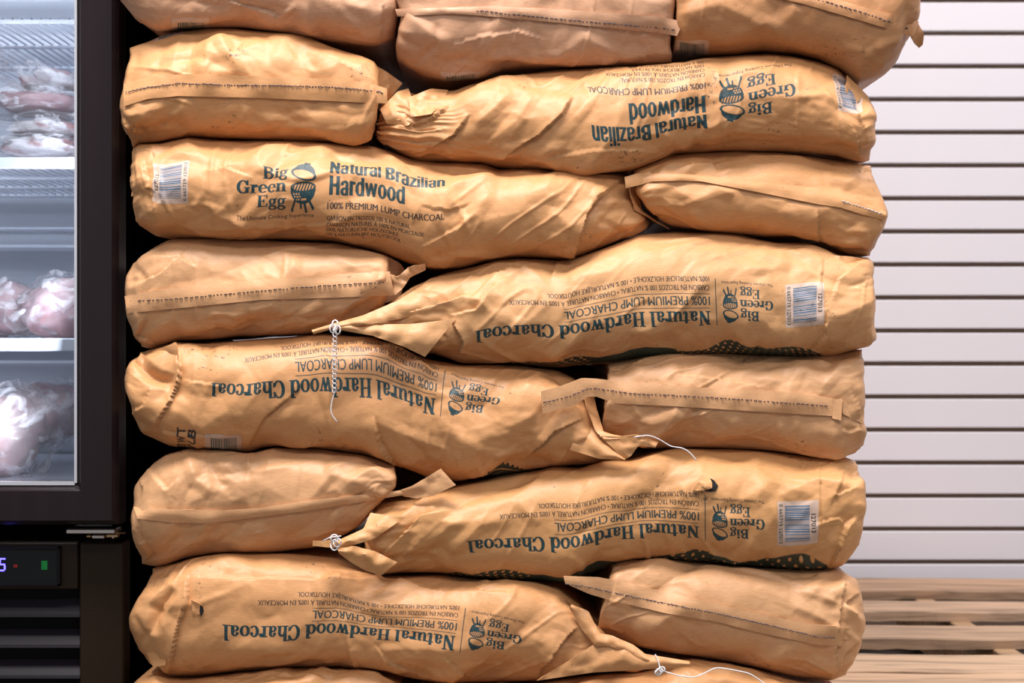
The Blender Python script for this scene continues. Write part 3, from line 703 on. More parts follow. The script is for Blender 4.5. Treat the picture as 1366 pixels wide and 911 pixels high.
def sheet_mesh(name, G, thick, mat, parent):
    n, m, _ = G.shape; gx = np.gradient(G, axis=0); gy = np.gradient(G, axis=1); N = np.cross(gx, gy); N /= np.linalg.norm(N, axis=-1, keepdims=True)+1e-12
    if np.nanmean(N[..., 1]) > 0: N = -N
    Bk = G-N*thick; V = np.vstack([G.reshape(-1, 3), Bk.reshape(-1, 3)]); k = n*m; idx = np.arange(k).reshape(n, m); Fc = []
    a, b, c, d = idx[:-1, :-1].ravel(), idx[1:, :-1].ravel(), idx[1:, 1:].ravel(), idx[:-1, 1:].ravel()
    Fq = [np.stack([a, b, c, d], -1), np.stack([d, c, b, a], -1)+k]
    ring = list(idx[:, 0]) + list(idx[-1, 1:]) + list(idx[::-1, -1][1:]) + list(idx[0, ::-1][1:])
    r = np.array(ring); r2 = np.roll(r, -1); Fq.append(np.stack([r2, r, r+k, r2+k], -1)[:-1])
    o = mesh_obj(name, V, np.vstack(Fq), mat, parent, True)
    es = o.modifiers.new('split', 'EDGE_SPLIT'); es.split_angle = math.radians(50)
    return o
def flap(bag, name, A, B, n=26, m=12, amp=2.0, cell=.016, thick=.0012, seed=1, bulge=0.0):
    """free sheet of paper between two edges; points are (px, py, depth)"""
    U = resamp(A, n); Lw = resamp(B, n); f_ = np.linspace(0, 1, m)[None, :, None]
    Q = U[:, None, :]*(1-f_)+Lw[:, None, :]*f_
    PX, PY, D = Q[..., 0], Q[..., 1], Q[..., 2]
    D = D - bulge*np.sin(np.pi*f_[..., 0]) + amp*1e-3*(facet(PX*.00095/cell, PY*.00095/cell, seed) + .5*facet(PX*.0019/cell, PY*.0019/cell, seed+1))
    G = np.stack([(PX-CX)*D/F, D, ZC-(PY-CY)*D/F], -1)
    return sheet_mesh(name, G, thick, bag.mat_plain, bag.root)
def string(bag, pts, r=.0008, name='tie_string', chain=None):
    mb = MB()
    Q = resamp(pts, max(6, int(plen(pts)/1.5)))
    for _ in range(2): Q[1:-1] = np.apply_along_axis(lambda c: np.convolve(np.pad(c, 3, mode='edge'), np.ones(7)/7, 'valid'), 0, Q)[1:-1]
    if chain:
        (a, b) = chain; n = int((b[1]-a[1])/6)
        for i in range(n):
            f0 = i/n; f1 = (i+1.25)/n
            for sg in (-1, 1):
                P_ = []
                for k in range(9):
                    f_ = f0+(f1-f0)*k/8; x = a[0]+(b[0]-a[0])*f_+sg*2.6*math.sin(math.pi*k/8); y = a[1]+(b[1]-a[1])*f_
                    P_.append(pt(x, y, a[2]+(b[2]-a[2])*f_-.0012*sg*math.cos(math.pi*k/8)))
                mb.tube(P_, r*.85, 5)
    if Q is not None: mb.tube([pt(*q) for q in Q], r, 6)
    return mb
# -- row 0 (cut by the top of the frame) : three sack ends
NB = lambda x, y, w=46: ('K', [(x, y, 42, 4), (x+w, y, 92, 4), (x+w, y+16, 92, 24)])
b0a = Bag('pinkish brown charcoal sack end at the very top left, seam above the frame',
    [(160, -88), (240, -100), (440, -98), (528, -85)], [(158, -8), (185, 27), (212, 43), (250, 38), (326, 38), (384, 45), (428, 54), (472, 60), (505, 61), (526, 52)],
    [(160, -88), (152, -50), (158, -8)], [(528, -85), (530, 15), (526, 52)], d0=1.803, seed=1, col=KRAFT0, rl=.05, prints=[NB(229, 24, 50)],
    creases=[([(300, 0), (360, 20), (372, 27)], 3, 8, 's'), ([(372, 27), (395, 8)], 3, 7, 'r'), ([(440, 0), (470, 30), (500, 58)], 2, 9, 'r'), ([(510, 5), (508, 50)], 4, 6, 's')])
b0b = Bag('pinkish sack end at top centre with a stitched seam pointing right',
    [(529, -85), (640, -98), (800, -98), (900, -88)], [(530, 82), (545, 92), (568, 103), (597, 110), (644, 104), (670, 95), (743, 89), (880, 87), (896, 85)],
    [(529, -85), (526, 0), (536, 20), (528, 65), (530, 82)], [(900, -88), (898, 30), (896, 60), (896, 85)], d0=1.80, seed=2, col=KRAFT0, rl=.02, rr=.012, prints=[NB(588, 95, 52)],
    creases=[([(540, 18), (575, 45), (600, 62)], 4, 12, 'r'), ([(600, 60), (640, 48), (690, 40), (730, 52)], 3, 9, 's'), ([(545, 95), (580, 60), (585, 30)], 3, 8, 'v'), ([(730, 78), (780, 50), (850, 80)], 2.5, 10, 'r'), ([(860, 40), (858, 84)], 2.5, 7, 'r'), ([(640, 80), (730, 75), (800, 60)], 2, 10, 'r')])
b0b.tape([(527, 12), (600, 10), (656, 8), (740, 12), (880, 22), (912, 29)], [(530, 22), (600, 18), (656, 22), (740, 30), (880, 44), (903, 48)], [(636, 14), (740, 25), (880, 37), (902, 40)], free=[(893, 915, (1.815, 1.80))])
b0c = Bag('widest top sack, overhanging the stack at top right with a torn seam corner',
    [(902, -90), (1000, -100), (1180, -100), (1226, -90)], [(897, 70), (935, 74), (978, 73), (1016, 69), (1060, 73), (1092, 80), (1121, 94), (1145, 113), (1177, 102), (1197, 82), (1207, 58)],
    [(902, -90), (900, 40), (897, 70)], [(1226, -90), (1229, 0), (1227, 26), (1218, 44), (1207, 58)], d0=1.785, seed=3, col=(.56, .275, .12), rl=.02, rr=.035, prints=[NB(900, 54, 46)],
    creases=[([(905, 20), (960, 5), (1040, 45)], 3, 14, 'r'), ([(1140, 90), (1180, 60), (1205, 52)], 3, 10, 'r'), ([(960, 60), (1020, 30), (1070, 60)], 2.5, 12, 'r'), ([(1100, 60), (1150, 70), (1190, 96)], 2, 10, 'r')])
b0c.tape([(1040, -16), (1118, 0), (1170, 14), (1226, 29)], [(1020, -6), (1071, 5), (1140, 25), (1219, 49)], [(1060, -8), (1098, 1), (1160, 19), (1216, 40)], free=[(1200, 1228, (1.82, 1.815))])
flap(b0c, 'seam_tail', [(1222, 27, 1.815), (1233, 45, 1.82), (1231, 60, 1.83)], [(1214, 46, 1.812), (1220, 58, 1.82), (1226, 64, 1.832)], 10, 6, 2.0, .01)

# -- row 1
b1a = Bag('sack end with one long dark stitched tape, second row from top, left side',
    [(174, 64), (196, 57), (223, 44), (279, 37), (314, 37), (355, 41), (405, 48), (443, 62), (480, 74), (503, 88)], [(178, 197), (186, 191), (210, 190), (250, 182), (296, 184), (355, 187), (443, 188), (472, 192), (486, 186), (495, 178)],
    [(174, 64), (166, 95), (161, 138), (163, 167), (178, 197)], [(503, 88), (506, 112), (505, 135), (500, 160), (495, 178)], d0=1.80, seed=4, rl=.03, rr=.012, prints=[('K', [(205, 46, 42, 4), (245, 38, 92, 4), (245, 30, 92, -20)])],
    creases=[([(285, 40), (300, 62), (322, 96)], 4, 12, 'r'), ([(410, 66), (450, 85), (500, 108)], 5, 9, 's'), ([(200, 85), (260, 72), (310, 95)], 3, 10, 'v'), ([(190, 135), (175, 165), (200, 152)], 3, 9, 'r'), ([(330, 140), (325, 160), (350, 178)], 3, 9, 'r'), ([(455, 138), (462, 168), (490, 160)], 3.5, 9, 'r'), ([(235, 148), (222, 175), (250, 180)], 2.5, 9, 'r'), ([(164, 155), (178, 170), (200, 188)], 5, 8, 's')])
b1a.tape([(165, 112), (200, 101), (250, 99), (360, 102), (440, 105), (490, 110), (516, 118)], [(165, 142), (197, 132), (238, 128), (355, 131), (443, 135), (516, 138)], [(167, 123), (194, 117), (238, 111), (296, 113), (355, 114), (443, 116), (507, 122), (514, 126)], (.07, .06, .10), free=[(498, 524, (1.815, 1.80))], dash=False)
flap(b1a, 'folded_ear', [(495, 84, 1.84), (515, 95, 1.85), (537, 111, 1.86)], [(500, 108, 1.835), (512, 135, 1.845), (508, 146, 1.86)], 14, 10, 4, .012)
b1b = Bag('long sack, second row from top, right, printed upside down in tall condensed letters',
    [(507, 150), (522, 132), (540, 121), (556, 126), (577, 120), (606, 121), (626, 113), (662, 104), (703, 97), (744, 93), (831, 89), (895, 87), (940, 78), (981, 74), (1027, 71), (1057, 74), (1092, 83), (1118, 92), (1143, 116)],
    [(505, 188), (533, 205), (559, 216), (600, 216), (638, 217), (662, 222), (685, 224), (758, 228), (802, 231), (843, 227), (899, 206), (957, 202), (1045, 203), (1118, 208), (1147, 217), (1159, 214)],
    [(507, 150), (502, 166), (505, 188)], [(1143, 116), (1165, 138), (1170, 155), (1165, 165), (1168, 190), (1159, 214)], d0=1.79, back=2.15, seed=5, rl=.04, rr=.04, recess=[(500, .035), (560, .018), (640, .004), (700, 0)],
    prints=[('A', [(943, 152, 440, 234), (943, 180, 440, 213), (787, 167, 597, 234), (942, 123, 440, 262), (841, 129, 543, 262), (940, 110, 438, 280), (782, 118, 596, 280), (937, 101, 438, 294.5), (937, 88, 438, 316), (1032, 130, 350, 238), (1060, 114, 315, 256), (1032, 99.5, 343, 274), (959, 101, 423, 283), (960, 158, 423, 219), (994, 158, 387, 219), (1150, 150, 204, 214), (1121, 148, 251, 214), (1112, 97, 251, 272)])],
    pleat=[(505, 640, 4.5, 5)],
    creases=[([(764, 128), (752, 150), (720, 180), (661, 217)], 6, 13, 's'), ([(682, 122), (660, 145), (632, 166)], 4, 10, 'r'), ([(720, 110), (690, 160), (640, 200)], 3, 12, 'r'), ([(626, 152), (606, 180), (560, 206)], 6, 8, 's'), ([(600, 140), (575, 160), (545, 170)], 5, 7, 's'), ([(560, 135), (590, 128), (598, 120)], 4, 6, 'v'), ([(520, 168), (560, 176), (590, 172)], 5, 7, 's'), ([(700, 212), (800, 196), (880, 198)], 2, 8, 's'), ([(1060, 130), (1100, 126), (1130, 150)], 2.5, 8, 'r'), ([(1120, 145), (1140, 178), (1150, 205)], 4, 8, 's'), ([(1140, 110), (1150, 150), (1146, 200)], 3, 7, 'v')])
flap(b1b, 'neck_fold', [(507, 146, 1.83), (530, 122, 1.84), (545, 118, 1.85)], [(516, 165, 1.815), (545, 168, 1.81), (556, 150, 1.82)], 14, 10, 5, .012, bulge=.006)
flap(b1b, 'neck_fold', [(545, 130, 1.82), (575, 118, 1.83), (598, 120, 1.84)], [(548, 156, 1.80), (575, 152, 1.803), (592, 136, 1.815)], 14, 10, 5, .010, seed=4)
flap(b1b, 'end_fold', [(1130, 100, 1.83), (1158, 128, 1.83), (1170, 156, 1.84)], [(1128, 118, 1.812), (1142, 160, 1.805), (1150, 185, 1.81)], 16, 9, 4, .011, seed=8)

# -- row 2
b2a = Bag('long sack lying on its side, third row from top, left, with upright printing',
    [(178, 199), (184, 192), (215, 192), (250, 183), (326, 188), (413, 189), (472, 193), (501, 196), (550, 213), (585, 217), (646, 220), (664, 227), (717, 225), (763, 231), (834, 233), (842, 245)],
    [(186, 300), (209, 314), (223, 316), (296, 319), (370, 319), (413, 321), (443, 322), (490, 330), (516, 338), (545, 350), (575, 359), (617, 357), (648, 348), (684, 343), (760, 345), (793, 333), (842, 315), (866, 298)],
    [(178, 199), (173, 223), (172, 240), (178, 280), (186, 300)], [(842, 245), (846, 265), (866, 298)], d0=1.79, back=2.15, seed=6, rl=.035, rr=.03, recess=[(740, 0), (800, .012), (830, .03), (870, .035)],
    prints=[('A', [(204, 218, 204, 214), (253, 213, 251, 214), (251, 271, 251, 272), (203, 269, 204, 272), (350, 239, 350, 238), (384, 239, 384, 238), (343, 273, 343, 274), (422, 284, 423, 283), (441, 230, 440, 234), (595, 249, 597, 234), (438, 261, 440, 262), (540, 269, 543, 262), (437, 278, 438, 280), (593, 293, 596, 280), (435, 313, 438, 320.3), (535, 324, 537, 320.3)])],
    creases=[([(833, 238), (800, 262), (782, 285), (770, 318), (762, 344)], 11, 10, 's'), ([(700, 262), (740, 250), (800, 245)], 2, 16, 'r'), ([(655, 255), (640, 275), (600, 320)], 4, 14, 'r'), ([(630, 270), (600, 282), (560, 275)], 2.5, 7, 's'), ([(270, 228), (300, 222), (340, 238)], 2, 9, 's'), ([(255, 285), (270, 260), (272, 235)], 2.5, 7, 'r'), ([(190, 210), (196, 250), (206, 232)], 4, 8, 's'), ([(180, 200), (186, 240), (176, 290)], 4, 8, 'r'), ([(500, 200), (540, 222), (580, 220)], 3, 8, 'r'), ([(600, 225), (645, 235), (660, 228)], 2, 8, 'r'), ([(795, 290), (830, 310), (800, 330)], 3, 8, 'v'), ([(560, 330), (615, 300), (622, 285)], 3, 10, 's')])
flap(b2a, 'folded_corner', [(182, 199, 1.825), (200, 197, 1.815), (206, 205, 1.81)], [(175, 262, 1.825), (188, 256, 1.812), (205, 240, 1.806)], 14, 9, 3, .012, seed=3)
flap(b2a, 'neck_fold', [(838, 240, 1.82), (842, 262, 1.82), (846, 280, 1.83)], [(846, 236, 1.85), (858, 285, 1.85), (893, 305, 1.86)], 12, 6, 3, .012, seed=9)
b2b = Bag('sack end, third row from top, right, folded tape with short white stitch at right',
    [(846, 224), (887, 207), (937, 203), (984, 200), (1045, 204), (1084, 209), (1142, 218), (1161, 221)], [(880, 295), (893, 301), (943, 308), (1025, 316), (1063, 316), (1092, 322), (1127, 338), (1160, 341)],
    [(846, 224), (846, 256), (862, 280), (880, 295)], [(1161, 221), (1166, 240), (1178, 264), (1184, 288), (1176, 308), (1160, 341)], d0=1.805, seed=7, rl=.02, rr=.035,
    creases=[([(925, 238), (980, 260), (990, 290)], 3, 12, 'r'), ([(1090, 280), (1095, 320)], 3.5, 8, 's'), ([(1100, 232), (1130, 245), (1145, 235)], 3, 10, 'r'), ([(900, 225), (950, 215), (960, 225)], 2.5, 8, 's'), ([(1140, 300), (1160, 320), (1175, 300)], 3, 9, 'r'), ([(1060, 300), (1040, 270), (1010, 262)], 2, 12, 'r')])
b2b.tape([(834, 236), (850, 231), (908, 232), (949, 235), (996, 241), (1084, 250), (1123, 258), (1150, 268), (1182, 283)], [(835, 251), (870, 242), (908, 241), (937, 242), (1025, 259), (1089, 272), (1122, 277), (1150, 286), (1181, 294)], [(1124, 268), (1150, 276), (1180, 286)], (.55, .56, .62), free=[(832, 856, (1.81, 1.818))], dash=False)
flap(b2b, 'folded_tab', [(833, 236, 1.806), (868, 229, 1.812)], [(835, 251, 1.806), (869, 243, 1.812)], 12, 5, 1.5, .01, seed=2)

# -- row 3
b3a = Bag('sack end fourth row from top, left, with twisted tape tail in the gap',
    [(178, 352), (200, 333), (222, 321), (235, 318), (320, 319), (381, 321), (446, 324), (490, 333), (517, 341)], [(190, 462), (199, 465), (236, 454), (282, 453), (328, 449), (413, 446), (450, 434), (486, 423), (512, 408)],
    [(178, 352), (167, 366), (166, 402), (171, 424), (182, 450), (190, 462)], [(517, 341), (518, 372), (512, 408)], d0=1.80, back=2.18, seed=8, rl=.04, rr=.01, col=KRAFT2,
    creases=[([(200, 345), (240, 340), (262, 355)], 3, 9, 's'), ([(175, 380), (215, 365), (250, 330)], 3, 9, 's'), ([(345, 330), (385, 340), (400, 365)], 2.5, 12, 'r'), ([(440, 335), (470, 355), (510, 350)], 2.5, 10, 'r'), ([(195, 420), (185, 445), (210, 458)], 4, 8, 's'), ([(230, 425), (250, 440), (290, 440)], 2.5, 9, 'r'), ([(180, 355), (190, 370), (172, 380)], 4, 7, 'v')])
b3a.tape([(166, 395), (215, 386), (282, 378), (340, 374), (446, 366), (520, 362)], [(170, 418), (249, 410), (348, 400), (446, 397), (526, 394)], [(167, 402), (230, 399), (282, 394), (381, 385), (450, 380), (520, 376)], (.07, .05, .06), free=[(512, 530, (1.81, 1.808))])
flap(b3a, 'tape_tail', [(514, 362, 1.808), (530, 370, 1.806), (545, 356, 1.81), (567, 352, 1.815)], [(527, 394, 1.808), (538, 384, 1.808), (547, 370, 1.812), (568, 360, 1.818)], 22, 7, 3, .008, seed=5)
flap(b3a, 'folded_ear', [(516, 341, 1.85), (535, 352, 1.86), (540, 360, 1.865)], [(513, 404, 1.85), (530, 400, 1.86), (536, 390, 1.865)], 12, 7, 3, .01, seed=6)
b3b = Bag('long upside-down printed sack fourth row from top, right, neck tied with hanging white string',
    [(486, 422), (500, 414), (528, 400), (551, 383), (585, 368), (623, 358), (664, 347), (690, 345), (756, 348), (772, 342), (813, 328), (851, 313), (900, 309), (945, 311), (987, 314), (1037, 324), (1081, 325), (1126, 341), (1158, 343)],
    [(498, 446), (540, 464), (568, 474), (577, 471), (597, 477), (615, 484), (679, 485), (750, 490), (800, 484), (850, 478), (931, 473), (981, 472), (1029, 475), (1079, 477), (1112, 475), (1159, 462)],
    [(486, 422), (488, 434), (498, 446)], [(1158, 343), (1166, 362), (1167, 403), (1167, 450), (1159, 462)], d0=1.785, back=2.15, seed=9, rl=.02, rr=.03, col=(.65, .35, .155), recess=[(480, .012), (560, .006), (640, 0)],
    prints=[('B', [(948, 434, 158, 1), (948, 415, 158, 20), (634, 457, 469, 1), (634, 440, 469, 20), (946, 382, 158, 53), (680, 406, 425, 53), (1099, 435, 0, -4), (1048, 433, 53, -4), (1099, 378, 0, 58), (1048, 376, 53, 58), (729, 388, 375, 64), (946, 373, 158, 64), (790, 426, 320, 20), (790, 446, 320, 1)]),
            ('G', [(700, 484, 20, 18), (880, 466, 190, 12), (930, 464, 230, 16), (1090, 468, 430, 16), (1030, 476, 340, 31), (800, 485, 110, 36)])],
    pleat=[(490, 640, 3.5, 3)],
    creases=[([(500, 428), (540, 420), (600, 400), (620, 392)], 8, 13, 's'), ([(600, 420), (636, 412), (648, 395), (660, 378)], 6, 10, 's'), ([(655, 418), (638, 400), (610, 395)], 4, 9, 'r'), ([(610, 480), (618, 455), (600, 425)], 6, 10, 's'), ([(577, 470), (600, 450), (590, 430)], 5, 10, 'r'), ([(640, 366), (670, 362), (690, 352)], 4, 8, 's'), ([(735, 370), (742, 350), (770, 342)], 4, 14, 's'), ([(745, 368), (790, 370), (830, 358)], 2.5, 12, 'r'), ([(545, 470), (560, 440), (600, 440)], 4, 12, 'v'), ([(980, 440), (1000, 460), (1010, 445)], 3, 10, 'r'), ([(1080, 470), (1100, 445), (1104, 400)], 3, 8, 's'), ([(1110, 400), (1120, 370), (1150, 350)], 4, 8, 's'), ([(930, 460), (935, 425), (960, 430)], 3, 9, 'r'), ([(1000, 330), (1060, 335), (1100, 345)], 2, 10, 's'), ([(1098, 340), (1098, 400), (1105, 470)], 3, 6, 's')])
flap(b3b, 'neck_fold', [(416, 440, 1.775), (446, 431, 1.772), (483, 421, 1.775), (528, 402, 1.79), (552, 388, 1.80)], [(418, 446, 1.775), (446, 438, 1.77), (492, 433, 1.77), (540, 424, 1.785), (590, 405, 1.79)], 34, 8, 2.5, .016, seed=7, bulge=.004)
flap(b3b, 'neck_fold', [(446, 432, 1.772), (492, 433, 1.772), (550, 432, 1.785), (608, 425, 1.785)], [(447, 439, 1.77), (498, 448, 1.77), (540, 463, 1.775), (567, 476, 1.785)], 30, 10, 3, .018, seed=17, bulge=.004)
flap(b3b, 'seam_tape', [(1112, 401, 1.797), (1140, 396, 1.795), (1167, 402, 1.81)], [(1110, 416, 1.795), (1140, 416, 1.793), (1168, 416, 1.81)], 14, 6, 1.5, .012)
flap(b3b, 'folded_tab', [(1092, 425, 1.785), (1105, 410, 1.785)], [(1110, 433, 1.785), (1119, 417, 1.787)], 8, 6, 1.5, .012)
flap(b3b, 'end_fold', [(1100, 340, 1.81), (1135, 342, 1.815), (1160, 346, 1.83)], [(1102, 385, 1.795), (1128, 395, 1.79), (1140, 385, 1.80)], 16, 10, 4, .013, seed=21)
mb = string(b3b, [(447, 520, 1.778), (442, 538, 1.779), (441, 552, 1.779), (450, 563, 1.782)], chain=((447, 436, 1.764), (446, 523, 1.778)))
for (x, y) in ((447, 433), (444, 438), (450, 440)): mb.tube([pt(x+4*math.cos(a_), y+6*math.sin(a_), 1.765-.002*math.cos(a_*2)) for a_ in np.linspace(0, 6.28, 13)], .0009, 5)
mb.build('tie_string', M_string, b3b.root, True)['label'] = 'white crocheted tie string hanging from the neck'

# -- row 4
b4a = Bag('long upside-down printed sack in the middle row, left, behind the hanging string',
    [(188, 470), (210, 463), (236, 456), (267, 458), (326, 453), (384, 449), (430, 445), (500, 450), (568, 477), (615, 486), (684, 487), (743, 494), (765, 504), (782, 520)],
    [(176, 550), (188, 577), (226, 595), (267, 599), (332, 604), (350, 597), (370, 595), (443, 600), (487, 606), (528, 619), (570, 636), (615, 641), (692, 630), (731, 624), (782, 620), (822, 614), (838, 604)],
    [(188, 470), (172, 487), (169, 506), (172, 530), (176, 550)], [(782, 520), (788, 545), (800, 580), (838, 604)], d0=1.79, back=2.15, seed=10, rl=.04, rr=.02, recess=[(750, 0), (800, .014), (845, .02)],
    prints=[('b', [(578, 551, 158, 1), (579, 533, 158, 20), (282, 528, 469, 1), (281, 512, 469, 20), (386, 527, 362, 1), (386, 509, 362, 20), (497, 531, 250, 1), (497, 512, 250, 20), (584, 500, 158, 53), (327, 476, 425, 53), (595, 492, 149.6, 62), (587, 552, 149.6, 0), (672, 518, 70, 56), (645, 551, 91, 8)]),
            ('S', [(671, 620, 50, 3), (632, 640, 12, 26), (711, 634, 90, 26), (671, 640, 50, 23)]), ('N', [(273, 577, 42, 4), (322, 580, 92, 4), (322, 600, 92, 30), (235, 575, 2, 2), (262, 596, 30, 28)])],
    creases=[([(236, 458), (240, 500), (228, 535), (206, 570)], 9, 8, 's'), ([(206, 570), (250, 576), (300, 578)], 3, 7, 's'), ([(242, 506), (300, 515)], 2, 6, 's'), ([(350, 500), (300, 550), (262, 575)], 2.5, 16, 'r'), ([(400, 520), (350, 560), (330, 600)], 4, 14, 's'), ([(500, 555), (508, 590), (545, 632)], 6, 14, 's'), ([(498, 560), (560, 590), (600, 600)], 3.5, 12, 'r'), ([(640, 582), (700, 560), (720, 550)], 2.5, 16, 'r'), ([(780, 558), (740, 575), (700, 620)], 5, 13, 's'), ([(600, 580), (640, 600), (720, 610)], 2, 14, 'r'), ([(180, 484), (200, 500), (234, 512)], 16, 13, 'v'), ([(175, 550), (195, 540), (202, 515)], 4, 9, 's'), ([(690, 510), (740, 520), (775, 515)], 3, 12, 's'), ([(760, 610), (770, 585), (800, 575)], 4, 9, 'r')])
flap(b4a, 'open_edge', [(188, 471, 1.825), (176, 490, 1.82), (170, 508, 1.825)], [(197, 476, 1.82), (186, 498, 1.81), (176, 512, 1.815)], 14, 6, 3, .01, seed=31)
flap(b4a, 'open_edge', [(188, 484, 1.825), (205, 468, 1.815), (236, 458, 1.80)], [(206, 505, 1.83), (220, 510, 1.82), (238, 506, 1.80)], 16, 10, 3, .012, seed=33)
flap(b4a, 'neck_fold', [(777, 520, 1.815), (784, 545, 1.80), (794, 575, 1.795), (806, 586, 1.79)], [(790, 516, 1.83), (796, 545, 1.82), (806, 578, 1.80), (846, 584, 1.785)], 18, 7, 2.5, .012, seed=34)
flap(b4a, 'neck_fold', [(800, 582, 1.79), (825, 582, 1.785), (848, 580, 1.78), (878, 590, 1.785)], [(834, 613, 1.79), (842, 608, 1.785), (852, 594, 1.782), (874, 597, 1.786)], 18, 8, 3, .012, seed=35)
flap(b4a, 'neck_fold', [(778, 558, 1.81), (800, 582, 1.80), (834, 612, 1.79)], [(760, 600, 1.80), (800, 612, 1.79), (833, 614, 1.79)], 16, 10, 3.5, .016, seed=36, bulge=.004)
string(b4a, [(846, 583, 1.777), (865, 580, 1.778), (880, 586, 1.78), (895, 596, 1.785), (910, 597, 1.785), (920, 603, 1.785), (929, 614, 1.785)]).build('tie_string', M_string, b4a.root, True)
b4b = Bag('sack end in the middle row, right, its long stitched tape reaching over the neighbour',
    [(811, 484), (850, 477), (905, 468), (956, 470), (1000, 472), (1088, 474), (1120, 472), (1150, 466)], [(805, 580), (830, 590), (857, 597), (910, 597), (956, 598), (1029, 602), (1080, 607), (1114, 609), (1140, 604)],
    [(811, 484), (808, 530), (803, 565), (805, 580)], [(1150, 466), (1152, 550), (1157, 575), (1152, 590), (1140, 604)], d0=1.80, seed=11, rl=.008, rr=.03, col=KRAFT2,
    creases=[([(1090, 525), (1120, 490), (1150, 480)], 4, 12, 'r'), ([(900, 500), (960, 505), (1020, 515)], 2, 10, 's'), ([(1010, 510), (1060, 490), (1100, 500)], 3, 12, 'r'), ([(1040, 560), (1045, 590)], 2.5, 8, 'r'), ([(1135, 520), (1150, 560), (1140, 600)], 3, 8, 's'), ([(1110, 560), (1130, 575), (1150, 570)], 3, 8, 's'), ([(860, 560), (960, 550), (1000, 580)], 2, 12, 'r')])
b4b.tape([(722, 522), (750, 514), (777, 504), (795, 505), (840, 510), (901, 515), (1029, 521), (1088, 527), (1112, 532)], [(724, 552), (768, 540), (784, 529), (796, 529), (820, 538), (901, 542), (1011, 549), (1110, 555)], [(725, 537), (755, 530), (786, 518), (800, 519), (846, 525), (950, 530), (1110, 542)], (.10, .07, .09), free=[(720, 822, (1.772, 1.808))])
flap(b4b, 'folded_tab', [(1110, 532, 1.80), (1124, 532, 1.797)], [(1110, 558, 1.80), (1122, 561, 1.797)], 8, 6, 1.5, .01)
flap(b4b, 'end_fold', [(1124, 535, 1.80), (1153, 548, 1.815)], [(1124, 552, 1.80), (1152, 566, 1.815)], 10, 6, 2, .01)

# -- row 5
b5a = Bag('sack end fifth row from top, left, with an unstitched folded tape and a raised tail',
    [(190, 636), (205, 618), (223, 606), (256, 598), (296, 602), (333, 605), (362, 597), (428, 599), (479, 606), (526, 619)], [(190, 752), (205, 755), (223, 753), (245, 745), (285, 738), (370, 736), (421, 730), (454, 715), (480, 700), (500, 678)],
    [(190, 636), (180, 650), (177, 690), (183, 730), (190, 752)], [(526, 619), (529, 650), (500, 678)], d0=1.80, seed=12, rl=.04, rr=.01, col=KRAFT2,
    creases=[([(250, 605), (262, 640), (290, 660)], 5, 12, 'r'), ([(275, 605), (290, 640), (310, 655)], 4, 10, 'v'), ([(200, 625), (225, 655), (240, 640)], 4, 9, 's'), ([(190, 700), (200, 740), (195, 750)], 4, 8, 's'), ([(280, 700), (270, 720), (240, 730)], 2.5, 9, 'r'), ([(450, 640), (500, 650), (520, 640)], 2.5, 10, 'r'), ([(183, 680), (195, 655), (190, 640)], 4, 6, 's')])
b5a.tape([(178, 676), (230, 679), (296, 681), (350, 677), (406, 668), (480, 660), (535, 654)], [(183, 692), (230, 697), (278, 698), (333, 691), (406, 682), (479, 670), (540, 660)], None, free=[(500, 545, (1.812, 1.808))])
flap(b5a, 'tape_tail', [(530, 655, 1.808), (550, 648, 1.80), (570, 636, 1.792), (588, 625, 1.79)], [(538, 662, 1.808), (556, 665, 1.80), (580, 660, 1.79), (608, 647, 1.785)], 22, 9, 2, .014, seed=44)
